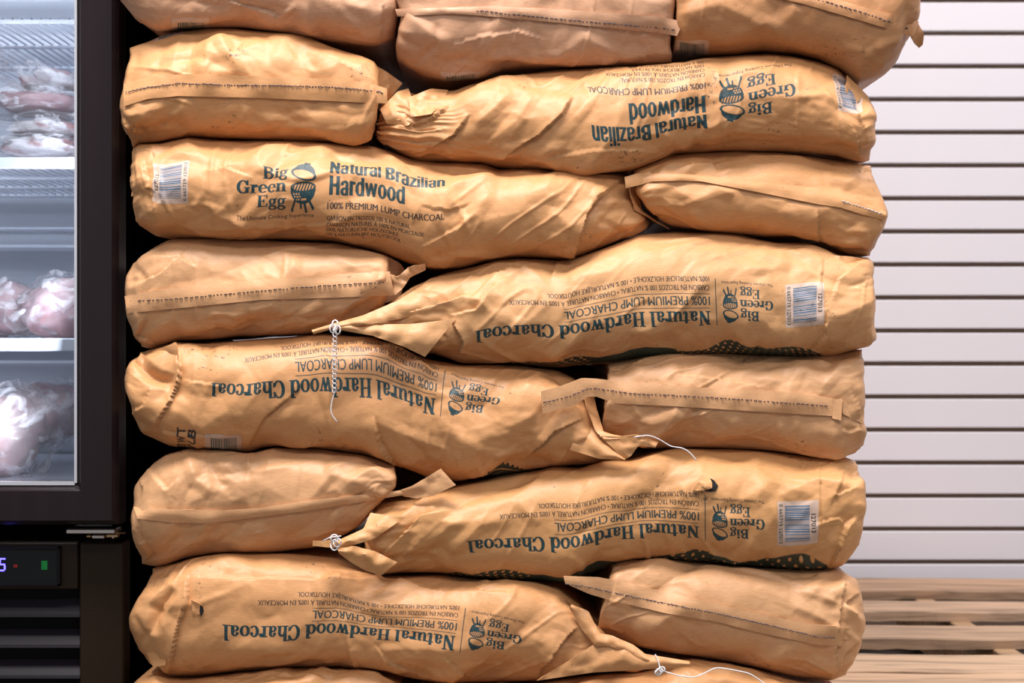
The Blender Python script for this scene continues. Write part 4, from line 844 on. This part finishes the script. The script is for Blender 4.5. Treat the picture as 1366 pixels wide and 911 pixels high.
b5b = Bag('long upside-down printed sack fifth row from top, right, with a small tear above the print',
    [(500, 674), (550, 665), (609, 648), (665, 636), (740, 622), (773, 624), (806, 613), (840, 613), (870, 603), (900, 598), (978, 599), (1081, 608), (1122, 609), (1140, 616)],
    [(487, 736), (505, 766), (550, 764), (591, 765), (678, 774), (750, 776), (790, 762), (819, 751), (850, 745), (927, 748), (978, 754), (1055, 758), (1106, 760), (1125, 754), (1146, 725)],
    [(500, 674), (492, 700), (487, 736)], [(1140, 616), (1155, 642), (1155, 677), (1146, 725)], d0=1.79, back=2.15, seed=13, rl=.025, rr=.035, col=(.65, .335, .135), recess=[(480, .012), (540, .004), (600, 0)],
    prints=[('B', [(932, 722, 158, 1), (932, 703, 158, 20), (624, 738, 469, 1), (623, 721, 469, 20), (932, 669, 158, 53), (667, 685, 425, 53), (1091, 726, 0, -4), (1038, 723, 53, -4), (1091, 669, 0, 58), (1038, 665, 53, 58), (716, 674, 375, 64), (932, 659, 158, 64), (780, 730, 317, 1), (780, 711, 317, 20)]),
            ('G', [(640, 765, 20, 10), (800, 751, 205, 10), (720, 772, 110, 24), (930, 745, 290, 12), (1000, 743, 340, 10), (1080, 751, 420, 12), (980, 755, 330, 26)])],
    pleat=[(488, 600, 3.0, 3)],
    creases=[([(592, 765), (595, 745), (640, 700), (690, 690)], 3.5, 12, 'r'), ([(690, 662), (700, 680), (720, 700)], 3, 12, 'r'), ([(500, 745), (530, 720), (560, 690), (600, 680)], 5, 12, 's'), ([(520, 700), (560, 672), (600, 660)], 4, 10, 's'), ([(560, 740), (600, 700), (620, 695)], 3, 9, 'r'), ([(800, 745), (830, 735), (870, 700)], 2.5, 12, 'r'), ([(986, 742), (1000, 725), (1030, 735)], 2.5, 10, 'r'), ([(1094, 610), (1095, 660), (1095, 720)], 2.5, 6, 's'), ([(1130, 625), (1115, 660), (1140, 650)], 3, 8, 's'), ([(1108, 755), (1130, 700), (1140, 690)], 6, 6, 's'), ([(1085, 700), (1120, 690), (1130, 700)], 3, 8, 's'), ([(850, 650), (900, 660), (930, 640)], 2, 12, 'r'), ([(735, 640), (760, 630), (810, 616)], 2.5, 9, 's')])
flap(b5b, 'neck_fold', [(443, 724, 1.775), (470, 712, 1.78), (485, 705, 1.785), (494, 684, 1.80)], [(450, 732, 1.775), (475, 726, 1.775), (500, 718, 1.78), (540, 690, 1.79)], 24, 8, 3, .012, seed=51, bulge=.004)
flap(b5b, 'neck_fold', [(450, 731, 1.772), (472, 728, 1.772), (500, 735, 1.785), (530, 750, 1.79)], [(452, 738, 1.772), (468, 750, 1.775), (487, 761, 1.785), (508, 768, 1.79)], 22, 8, 3, .012, seed=52, bulge=.005)
flap(b5b, 'neck_fold', [(417, 722, 1.78), (446, 720, 1.772)], [(417, 728, 1.78), (446, 731, 1.77)], 12, 5, 1, .012, seed=53)
flap(b5b, 'seam_tape', [(1112, 668, 1.795), (1130, 672, 1.797), (1153, 676, 1.815)], [(1109, 681, 1.795), (1128, 687, 1.797), (1152, 689, 1.815)], 14, 6, 1.0, .012)
tear = MB()
tp = [(926, 655), (932, 649), (940, 641), (948, 638), (953, 641), (958, 648), (955, 655), (948, 656), (940, 655)]
cpt = pt(945, 650, b5b.depth(945, 650)-.001)
tv = [pt(x, y, b5b.depth(x, y)-.0012) for x, y in tp]
tear.add([cpt]+tv, [(0, i+1, (i+1) % len(tv)+1) for i in range(len(tv))])
tear.build('torn_hole', simple('charcoal_black', (.012, .010, .010), .9, noise=.3, scale=300), b5b.root)
flap(b5b, 'torn_lip', [(924, 654, b5b.depth(924, 654)-.001), (932, 642, 1.782), (946, 636, b5b.depth(946, 636)-.001)], [(938, 655, 1.780), (950, 651, 1.779), (950, 644, 1.782)], 12, 8, 1.5, .006, seed=60, bulge=.002)
mb = MB()
for i, (x, y) in enumerate(((446, 718), (449, 724), (444, 727))): mb.tube([pt(x+5*math.cos(a_)+i, y+(5+i)*math.sin(a_), 1.767-.002*math.cos(a_*2+i)) for a_ in np.linspace(0, 6.28, 13)], .0009, 5)
mb.tube([pt(430, 722, 1.77), pt(440, 717, 1.766), pt(455, 715, 1.768)], .0008, 5)
mb.build('tie_string', M_string, b5b.root, True)

# -- row 6
b6a = Bag('long upside-down printed sack second row from the bottom, left, rumpled open end',
    [(205, 758), (225, 752), (258, 743), (291, 738), (355, 738), (414, 740), (450, 745), (487, 763), (507, 769), (591, 767), (678, 776), (711, 776), (745, 783), (772, 806)],
    [(200, 884), (226, 901), (267, 900), (355, 892), (400, 889), (457, 889), (500, 893), (550, 903), (588, 910), (650, 911), (717, 908), (780, 898), (840, 894), (876, 893)],
    [(205, 758), (186, 793), (173, 822), (174, 840), (185, 862), (200, 884)], [(772, 806), (795, 832), (815, 850), (876, 893)], d0=1.79, back=2.15, seed=14, rl=.04, rr=.02, recess=[(740, 0), (800, .01), (880, .02)],
    prints=[('b', [(605, 866, 158, 1), (606, 849, 158, 20), (297, 852, 469, 1), (297, 835, 469, 20), (408, 852, 362, 1), (408, 835, 362, 20), (519, 855, 250, 1), (519, 837, 250, 20), (612, 818, 158, 53), (345, 799, 425, 53), (622, 812, 149.6, 62), (614, 871, 149.6, 0), (699, 830, 70, 56), (673, 868, 91, 8), (397, 790, 375, 64)])],
    creases=[([(252, 770), (250, 800), (236, 840), (226, 898)], 8, 9, 's'), ([(255, 771), (350, 771), (500, 773), (560, 780), (640, 792), (760, 806)], 3, 8, 's'), ([(232, 785), (212, 812), (204, 845)], 14, 11, 'v'), ([(190, 800), (215, 790), (245, 770)], 4, 9, 'r'), ([(772, 836), (740, 870), (716, 906)], 8, 12, 's'), ([(790, 832), (800, 860), (830, 890)], 4, 10, 'r'), ([(260, 870), (350, 860), (450, 880)], 2.5, 14, 'r'), ([(470, 860), (480, 880), (455, 888)], 4, 12, 'r'), ([(590, 870), (620, 895), (600, 905)], 3, 14, 's'), ([(180, 820), (195, 845), (185, 862)], 4, 8, 'v'), ([(730, 855), (690, 865), (600, 862)], 2, 14, 'r'), ([(500, 860), (520, 880), (575, 905)], 3.5, 12, 's')])
flap(b6a, 'open_edge', [(228, 765, 1.82), (212, 790, 1.815), (203, 815, 1.815)], [(246, 772, 1.81), (226, 790, 1.80), (214, 812, 1.805)], 14, 7, 3, .012, seed=61)
flap(b6a, 'seam_tape', [(196, 845, 1.81), (210, 855, 1.80), (221, 876, 1.80)], [(190, 858, 1.815), (204, 890, 1.81), (220, 887, 1.80)], 12, 7, 2, .012, seed=62)
flap(b6a, 'torn_hole', [(255, 800, b6a.depth(262, 805)-.001), (268, 806, b6a.depth(268, 806)-.001)], [(257, 822, b6a.depth(262, 820)-.001), (271, 818, b6a.depth(270, 818)-.001)], 8, 6, 1.5, .006, seed=63)
tv = [pt(x, y, b6a.depth(x, y)-.003) for x, y in ((267, 806), (271, 810), (272, 816), (268, 823), (266, 815))]
mesh_obj('charcoal_gap', tv, [(0, 1, 2, 3, 4)], simple('charcoal_black_b', (.012, .010, .010), .9), b6a.root, False)
flap(b6a, 'neck_fold', [(762, 806, 1.80), (785, 815, 1.797), (800, 845, 1.79), (815, 847, 1.785), (845, 860, 1.78), (876, 884, 1.775)], [(760, 812, 1.80), (775, 838, 1.795), (795, 862, 1.785), (815, 862, 1.78), (850, 880, 1.775), (874, 890, 1.775)], 40, 8, 2.5, .014, seed=64, bulge=.004)
flap(b6a, 'neck_fold', [(795, 858, 1.787), (820, 860, 1.783), (860, 872, 1.777), (920, 882, 1.775)], [(716, 908, 1.80), (790, 897, 1.785), (860, 893, 1.777), (921, 889, 1.775)], 34, 12, 3.5, .02, seed=65, bulge=.005)
mb = string(b6a, [(874, 873, 1.772), (880, 885, 1.768), (879, 893, 1.767), (900, 900, 1.768), (925, 904, 1.77), (940, 898, 1.772), (955, 890, 1.775), (975, 893, 1.775), (1000, 898, 1.778), (1022, 913, 1.78)])
for (x, y) in ((880, 895), (883, 893), (878, 897)): mb.tube([pt(x+4*math.cos(a_), y+3.5*math.sin(a_), 1.766-.002*math.cos(a_*2)) for a_ in np.linspace(0, 6.28, 13)], .0009, 5)
mb.build('tie_string', M_string, b6a.root, True)
b6b = Bag('sack end second row from the bottom, right, its stitched tape slanting down to the right',
    [(818, 752), (844, 744), (926, 749), (1005, 757), (1060, 761), (1119, 757)], [(797, 846), (825, 853), (853, 863), (926, 875), (1005, 889), (1064, 904), (1110, 907), (1128, 900)],
    [(818, 752), (812, 790), (798, 820), (797, 846)], [(1119, 757), (1143, 776), (1150, 808), (1152, 837), (1144, 866), (1128, 900)], d0=1.80, seed=15, rl=.008, rr=.04, col=KRAFT2,
    creases=[([(1125, 770), (1120, 830), (1112, 900)], 4, 7, 's'), ([(860, 835), (900, 810), (950, 830)], 2, 12, 'r'), ([(1070, 780), (1110, 800), (1130, 775)], 3, 12, 'r'), ([(1010, 780), (1050, 800), (1100, 830)], 2, 12, 'r'), ([(1145, 790), (1128, 805), (1148, 830)], 3, 8, 's'), ([(1148, 850), (1125, 870), (1112, 898)], 4, 7, 's'), ([(900, 770), (950, 762), (1000, 790)], 2, 14, 'r')])
b6b.tape([(752, 768), (800, 770), (830, 776), (900, 792), (1005, 817), (1080, 832), (1126, 836)], [(754, 778), (785, 792), (812, 800), (888, 818), (960, 830), (1005, 842), (1090, 860), (1124, 862)], [(754, 779), (785, 783), (806, 788), (888, 805), (960, 819), (1005, 829), (1093, 850), (1120, 851)], (.12, .10, .12), free=[(750, 830, (1.775, 1.81))], dash=False)
flap(b6b, 'end_fold', [(1124, 836, 1.802), (1152, 842, 1.82)], [(1122, 852, 1.802), (1144, 856, 1.815)], 10, 6, 3, .01)

# -- row 7 (bottom, cut by the frame)
b7a = Bag('bottom-row sack end at lower left, only its top edge in view',
    [(182, 908), (205, 900), (226, 904), (267, 903), (355, 895), (400, 892), (457, 892), (500, 896), (535, 908)], [(182, 985), (250, 992), (450, 992), (530, 988)],
    [(182, 908), (172, 940), (182, 985)], [(535, 908), (540, 950), (530, 988)], d0=1.80, seed=16)
b7b = Bag('bottom-row long sack at lower right, partly printed top edge in view under the loose string',
    [(560, 915), (640, 914), (717, 911), (780, 901), (840, 896), (876, 893), (900, 880), (926, 878), (1005, 892), (1064, 908), (1110, 912)], [(560, 990), (700, 992), (1000, 992), (1120, 988)],
    [(560, 915), (552, 950), (560, 990)], [(1110, 912), (1145, 940), (1120, 988)], d0=1.79, back=2.15, seed=17,
    prints=[('N', [(975, 890, 42, 4), (1020, 897, 92, 4), (1016, 925, 92, 44), (935, 884, 2, 2)])])

# -- added second rank of unseen sacks that keeps the gaps dark
REAR = ['behind the second-row Brazilian print', 'behind the third-row upright print', 'behind the fourth-row neck with string', 'behind the middle-row printed sack', 'behind the fifth-row printed sack', 'behind the rumpled second-lowest sack', 'behind the lowest long sack']
def rear(x0, x1, zt, zb, y0, y1, seed):
    n, m = 70, 44; V = []; a = np.linspace(-1, 1, n)[:, None]; th = np.linspace(0, 2*np.pi, m, endpoint=False)[None, :]
    sc = (1-np.abs(a)**7)**(1/4.0)*.97+.03
    cy = np.sign(np.cos(th))*np.abs(np.cos(th))**.6; sy = np.sign(np.sin(th))*np.abs(np.sin(th))**.6
    X = (x0+x1)/2+a*(x1-x0)/2+0*th; Yy = (y0+y1)/2+cy*sc*(y1-y0)/2; kz = DC/F
    bz = lambda b_: ZC-(np.interp(CX+X/kz, (230, 620, 760, 1100), b_)-CY)*kz
    T_, B_ = bz(zt), bz(zb); Z = (T_+B_)/2+sy*sc*(T_-B_)/2; zb = float(B_.min())
    dd = crumple(X, Z*1.0+Yy*.5, seed, .8); Yy = Yy-dd*np.abs(cy); P = np.stack([X, Yy, Z], -1).reshape(-1, 3)
    idx = np.arange(n*m).reshape(n, m); Fq = np.stack([idx[:-1], idx[1:], np.roll(idx[1:], -1, 1), np.roll(idx[:-1], -1, 1)], -1).reshape(-1, 4)
    r_ = empty('charcoal_bag', ((x0+x1)/2, (y0+y1)/2, zb), 'added unseen rear sack darkening the gaps ' + REAR[seed-201], 'bag', 'added rear sacks')
    mesh_obj('paper_sack', P, Fq, M_rear, r_)
M_rear = paper('kraft_paper_rear', KRAFT, (), 1.0, 90)
BD = [(60, 98, 90, 78), (188, 222, 229, 204), (322, 352, 345, 318), (449, 486, 490, 475), (601, 638, 622, 602), (740, 770, 776, 756), (894, 909, 900, 905), (990, 990, 990, 990)]
for i, side in enumerate('rlrlrlr'):
    xa, xb = (-.22, .47) if side == 'r' else (-.48, .17)
    if i == 2: xa = -.36
    rear(xa, xb, BD[i], BD[i+1], 2.19, 2.46, 201+i)

# ------------------------------------------------------------------ glass-door freezer
FD = 1.95
fr = empty('display_freezer', (-.95, 2.3, 0), 'black upright glass-door freezer with lit shelves, left of the sack stack', 'freezer')
XR = (165-CX)*FD/F                 # right face
# cabinet shell (open front): side, back, liner
box('cabinet_side', XR-.035, XR, FD+.03, 2.72, .02, 2.02, M_black, fr, .003)
box('cabinet_side', -1.72, -1.685, FD+.03, 2.72, .02, 2.02, M_black, fr, .003)
box('cabinet_back', -1.685, XR-.035, 2.69, 2.72, .02, 2.02, M_black, fr)
box('cabinet_top', -1.72, XR, FD, 2.72, 2.02, 2.06, M_black, fr, .004)
ZF = ZC-.205                       # inner floor
bk = MB(); n = 120
for i in range(n): pass
V = []; Fc = []
for i in range(n+1):
    z = ZF + (1.98-ZF)*i/n
    y = 2.60 - .012*(math.sin(i*.9) > .2) - .004*math.sin(i*.45)
    V += [(-1.66, y, z), (XR-.05, y, z)]
for i in range(n): Fc.append((2*i, 2*i+1, 2*i+3, 2*i+2))
mesh_obj('inner_back_panel', V, Fc, M_liner, fr, True)
box('inner_side', XR-.050, XR-.036, FD+.06, 2.62, ZF, 1.98, M_liner, fr)
box('inner_side', -1.684, -1.67, FD+.06, 2.62, ZF, 1.98, M_liner, fr)
box('inner_floor', -1.68, XR-.036, FD+.05, 2.66, ZF-.02, ZF, M_liner, fr)
box('inner_ceiling', -1.68, XR-.036, FD+.05, 2.66, 1.98, 2.0, M_liner, fr)
# door
DX = -1.69; dz0 = ZC-(699-CY)*1.92/F; dz1 = 2.0; dy = 1.905
gl = (97-CX)*dy/F; gz = ZC-(645-CY)*dy/F; ro = (156-CX)*dy/F
def bevel_bar(name, pts_out, pts_in, y0, y1, mat, par):       # mitred frame member with a raised centre ridge
    (a, b), (c, d) = pts_out, pts_in
    f = lambda p, q, t: (p[0]*(1-t)+q[0]*t, p[1]*(1-t)+q[1]*t)
    V = []; prof = [(0, y1), (0, y0+.010), (.06, y0+.004), (.12, y0), (.82, y0), (.90, y0+.008), (.97, y0+.012), (1, y1)]
    for (P, Q) in ((a, c), (b, d)):
        for t_, y in prof: q = f(P, Q, t_); V.append((q[0], y, q[1]))
    m = len(prof); Fc = [(i, i+1, m+i+1, m+i) for i in range(m-1)] + [(m-1, 0, m, 2*m-1)]
    return mesh_obj(name, V, Fc, mat, par, False)
door = empty('door', (0, 0, 0)); door.parent = fr; door.location = (0, 0, 0)
door_children = []
o_ = org
bevel_bar('door_stile', [(ro, dz0), (ro, dz1)], [(gl, gz), (gl, dz1-.06)], dy, dy+.045, M_frame, door)
bevel_bar('door_rail', [(DX, dz0), (ro, dz0)], [(DX+.06, gz), (gl, gz)], dy, dy+.045, M_frame, door)
bevel_bar('door_stile', [(DX, dz1), (DX, dz0)], [(DX+.06, dz1-.06), (DX+.06, gz)], dy, dy+.045, M_frame, door)
bevel_bar('door_rail', [(ro, dz1), (DX, dz1)], [(gl, dz1-.06), (DX+.06, dz1-.06)], dy, dy+.045, M_frame, door)
box('glazing_trim', gl-.0005, gl+.003, dy+.008, dy+.02, gz, dz1-.06, M_gasket, door)
box('glazing_trim', DX+.06, gl, dy+.008, dy+.02, gz-.003, gz+.0015, M_gasket, door)
box('glass_pane', DX+.06, gl+.004, dy+.022, dy+.026, gz-.004, dz1-.06, M_glass, door)
# gap under the door with hinge
box('front_sill', -1.72, XR-.004, FD+.02, FD+.06, ZC-(728-CY)*FD/F, ZF-.02+.0, M_black, fr)
box('cabinet_front_edge', XR-.016, XR-.002, FD-.0, FD+.04, ZC-(720-CY)*FD/F, 2.02, M_black, fr)
hz = ZC-(709-CY)*1.91/F
px_box('hinge_plate', 88, 153, 706, 712, 1.915, .05, M_steel, fr, .001)
px_box('hinge_pin', 122, 139, 714, 718.5, 1.925, .012, M_steel, fr, .001)
px_box('hinge_screw', 115, 121, 714, 717, 1.925, .008, M_brass, fr, .0008)
px_box('hinge_screw', 141, 157, 713, 717, 1.93, .010, M_brass, fr, .0008)
mbx = MB(); mbx.tube([pt(150, 718, 1.93), pt(156, 711, 1.935), pt(167, 711, 1.945)], .0016, 6); mbx.build('hinge_wire', M_steel, fr, True)
# plinth
bd = FD
px_box('corner_panel', 106, 165, 724, 1100, bd, .06, M_base, fr, .002)
px_box('upper_panel', -1050, 104, 724, 786, bd+.002, .04, M_base, fr, .0015)
box('void_panel', -1.7, XR-.06, bd+.05, bd+.07, .03, ZC-(728-CY)*FD/F, M_void, fr)
for k in range(7):
    y0 = 802+k*41; zt = ZC-(y0-CY)*bd/F
    mbk = MB(); x0, x1 = -1.68, (105.5-CX)*bd/F
    V = [(x0, bd+.022, zt), (x0, bd+.004, zt-.018), (x0, bd+.002, zt-.022), (x0, bd+.004, zt-.0235), (x0, bd+.028, zt-.006)]
    V += [(x1, y, z) for (_, y, z) in V]; mbk.add(V, [(0, 1, 6, 5), (1, 2, 7, 6), (2, 3, 8, 7), (3, 4, 9, 8), (4, 0, 5, 9), (4, 3, 2, 1, 0), (5, 6, 7, 8, 9)])
    mbk.build('grille_slat', M_slat, fr)
cp = empty('control_panel', (0, 0, 0)); cp.parent = fr
for (a, b, c, d) in ((-60, 80, 729, 733), (-60, 80, 778, 782), (76, 80, 729, 782), (-60, -56, 729, 782)): px_box('bezel', a, b, c, d, bd-.004, .008, M_slat, cp, .0008)
px_box('display', -56, 76, 733, 778, bd-.0005, .004, M_display, cp)
M_blue = emit('blue_led', (.10, .08, 1.0), 3.0); M_grn = emit('green_led', (.0, .35, .06), .12); M_red = emit('red_led', (.5, .02, .01), .12)
dg = MB(); dd_ = bd-.0012
for (a, b, c, d) in ((0, 7, 744.5, 746.3), (-1, .8, 746, 752), (0, 6.5, 752, 753.8), (5.4, 7.2, 754, 760), (-1.5, 5.5, 760, 761.8)):
    p0 = pt(a, d, dd_); p1 = pt(b, c, dd_); dg.box(p0[0], p1[0], dd_-.0006, dd_+.0006, p0[2], p1[2])
dg.build('display_digit', M_blue, cp); cp.children[-1]['label'] = 'blue lit digit 5'
px_box('indicator_lamp', 55, 63, 748, 760, dd_, .001, M_grn, cp, .0003); px_box('indicator_lamp', 18, 23, 753, 757, dd_, .001, M_red, cp, .0003)
# lights in the freezer: tube behind the right stile and a strip at the top
for o__, z in (): pass
tb = MB(); tb.tube([(XR-.075, FD+.055, ZF+.30), (XR-.075, FD+.055, 1.93)], .007, 10); tb.build('light_tube', emit('cool_tube', (.86, .91, 1.0), 5), fr, True)
tb = MB(); tb.tube([(-1.6, FD+.055, 1.95), (XR-.08, FD+.055, 1.95)], .009, 10); tb.build('light_tube', emit('cool_tube_top', (.86, .91, 1.0), 7), fr, True)
l = area('freezer_lamp', (-1.0, FD+.07, 1.94), (1.0, .04), 4.2, (.86, .90, 1.0), (math.radians(22), 0, 0)); l.parent = fr; l.location = tuple(np.array(l.location)-org(fr))
l = area('freezer_lamp', (XR-.062, FD+.065, ZC+.28), (.9, .03), 2.0, (.84, .88, 1.0), (0, math.radians(78), 0)); l.parent = fr; l.location = tuple(np.array(l.location)-org(fr)); l.rotation_euler = (0, math.radians(-78+180), 0)
# wire shelves
def shelf(z, d0, lip, rails):
    sh = empty('wire_shelf', (0, 0, 0)); sh.parent = fr
    for d in rails:
        MB().tube([(-1.66, d, z-.004), (XR-.06, d, z-.004)], .0035, 8).build('shelf_rail', M_coat, sh, True)
    w_ = MB(); x = XR-.065
    while x > -1.66:
        w_.tube([(x, d0, z), (x, 2.58, z)], .0018, 5, False); x -= .014
    o = w_.build('shelf_wires', M_coat, sh, True); o['kind'] = 'stuff'
    if lip: box('price_rail', -1.66, XR-.055, d0-.006, d0, z-lip, z+.003, M_coat, sh, .002)
    return sh
s1 = shelf(ZC+.476, 2.10, 0, (2.10, 2.28, 2.46)); s2 = shelf(ZC+.266, 2.08, .014, (2.09, 2.28, 2.43, 2.56)); s3 = shelf(ZC+.002, 2.08, .016, (2.09, 2.2, 2.4, 2.56))
px_box('white_bar', -10, 104, 303, 308, 2.5, .02, M_coat, s2, .004)  # plain white bars set on bright bands across the freezer interior
px_box('white_bar', -10, 104, 326, 334, 2.5, .02, M_coat, s2, .006)
px_box('white_bar', -700, 104, 481, 488, 2.40, .015, M_coat, s3, .005)
# frozen packs
def meat_mat(name, c1, c2, sc):
    m, t, b = nt(name); tc = nd(t, 'ShaderNodeTexCoord'); n_ = nd(t, 'ShaderNodeTexNoise', Scale=sc, Detail=4); n_.inputs['Distortion'].default_value = .6
    cr = nd(t, 'ShaderNodeValToRGB'); cr.color_ramp.elements[0].position = .46; cr.color_ramp.elements[0].color = (*c1, 1); cr.color_ramp.elements[1].position = .60; cr.color_ramp.elements[1].color = (*c2, 1)
    t.links.new(tc.outputs['Object'], n_.inputs['Vector']); t.links.new(n_.outputs[0], cr.inputs[0]); t.links.new(cr.outputs[0], b.inputs['Base Color'])
    b.inputs['Roughness'].default_value = .4; return m
M_fish = meat_mat('white_frozen_steak', (.78, .74, .76), (.42, .22, .22), 30)
M_pink = meat_mat('pink_frozen_meat', (.52, .30, .32), (.66, .46, .47), 22)
M_ham = meat_mat('deep_pink_frozen_meat', (.58, .36, .36), (.72, .55, .54), 16)
def blob(name, px, py, d, rx, ry, rd, mat, parent, seed, amp=.1, pw=2.3, tilt=0, film=None):
    n, m = 48, 32; V = []; Fc = []; c = pt(px, py, d); R1 = rx*d/F; R2 = ry*d/F
    th = np.linspace(-math.pi/2, math.pi/2, m+1)[:, None]; ph = np.linspace(0, 2*math.pi, n, endpoint=False)[None, :]
    sp = lambda v, e: np.sign(v)*np.abs(v)**e
    e = 2/pw; X = sp(np.cos(th), e)*sp(np.cos(ph), e); Z = sp(np.sin(th), e)*np.ones_like(ph); Yd = sp(np.cos(th), e)*sp(np.sin(ph), e)
    N1 = 1+amp*vnoise(X*2+seed, Z*2+Yd, seed)+amp*.6*vnoise(X*5, Z*5+Yd*3, seed+1)+amp*.35*facet(X*5+Yd*2, Z*6, seed+2)
    X = X*N1*R1; Z = Z*N1*R2; Yd = Yd*N1*rd; ct, st_ = math.cos(tilt), math.sin(tilt)
    Pn = np.stack([c[0]+X*ct-Z*st_, c[1]+Yd, c[2]+X*st_+Z*ct], -1).reshape(-1, 3)
    for i in range(m):
        for k in range(n): Fc.append((i*n+k, i*n+(k+1) % n, (i+1)*n+(k+1) % n, (i+1)*n+k))
    return mesh_obj(name, Pn, np.array(Fc), mat, parent, True)
def pack(name, label, parts, film, seed, group=None, cat='meat'):
    px, py, d = parts[0][:3]; c = pt(px, py, d)
    e = empty(name, tuple(c), label, cat, group)
    for i, (x, y, dd, rx, ry, rd, mt, tl) in enumerate(parts): blob('frozen_cut', x, y, dd, rx, ry, rd, mt, e, seed+i, .10, 3.0 if ry < 14 else 2.3, tl)
    for i, (x, y, dd, rx, ry, rd, tl) in enumerate(film): blob('plastic_wrap', x, y, dd, rx, ry, rd, M_film, e, seed+20+i, .16, 2.6, tl)
    return e
pack('frozen_steak_pack', 'topmost frozen steak pack on the pile behind the freezer glass', [(78, 106, 2.20, 26, 10, .05, M_fish, -.12), (44, 113, 2.22, 10, 8, .04, M_pink, 0)], [(40, 100, 2.20, 62, 22, .07, -.35)], 101, 'frozen steaks', 'frozen food')
pack('frozen_steak_pack', 'cloudy wrapped frozen pack just below the topmost steak in the freezer', [(55, 140, 2.22, 50, 13, .07, M_pink, .03)], [(45, 140, 2.20, 66, 19, .09, .05)], 111, 'frozen steaks', 'frozen food')
pack('frozen_steak_pack', 'frozen steak pack third from the top of the freezer pile, white with red bone spots', [(66, 176, 2.20, 44, 10, .06, M_fish, .02), (76, 163, 2.26, 14, 10, .05, M_fish, .2)], [(45, 172, 2.20, 70, 17, .09, .05)], 121, 'frozen steaks', 'frozen food')
pack('frozen_steak_pack', 'lowest frozen steak pack lying directly on the wire shelf behind the glass', [(60, 199, 2.18, 50, 11, .07, M_fish, .0)], [(40, 199, 2.18, 74, 15, .09, .0)], 131, 'frozen steaks', 'frozen food')
pack('wrapped_meat_joint', 'pink frozen joint at the left on the middle freezer shelf', [(12, 414, 2.25, 42, 36, .08, M_pink, .1)], [(14, 412, 2.24, 50, 39, .09, .1)], 141, 'wrapped joints', 'frozen food')
pack('wrapped_meat_joint', 'pink frozen joint right of another on the middle freezer shelf, beside the door frame', [(84, 412, 2.20, 48, 38, .09, M_pink, .3)], [(80, 410, 2.19, 60, 41, .10, .3)], 151, 'wrapped joints', 'frozen food')
pack('wrapped_ham', 'large round pink frozen ham in film at the bottom left of the freezer', [(8, 580, 2.18, 44, 56, .09, M_ham, -.3)], [(14, 578, 2.17, 60, 60, .10, -.3)], 161, 'wrapped hams', 'frozen food')
pack('wrapped_ham', 'flatter pink frozen ham lying behind the large round one at the freezer bottom', [(50, 556, 2.34, 62, 40, .10, M_pink, .2)], [(50, 556, 2.33, 74, 44, .11, .2)], 171, 'wrapped hams', 'frozen food')
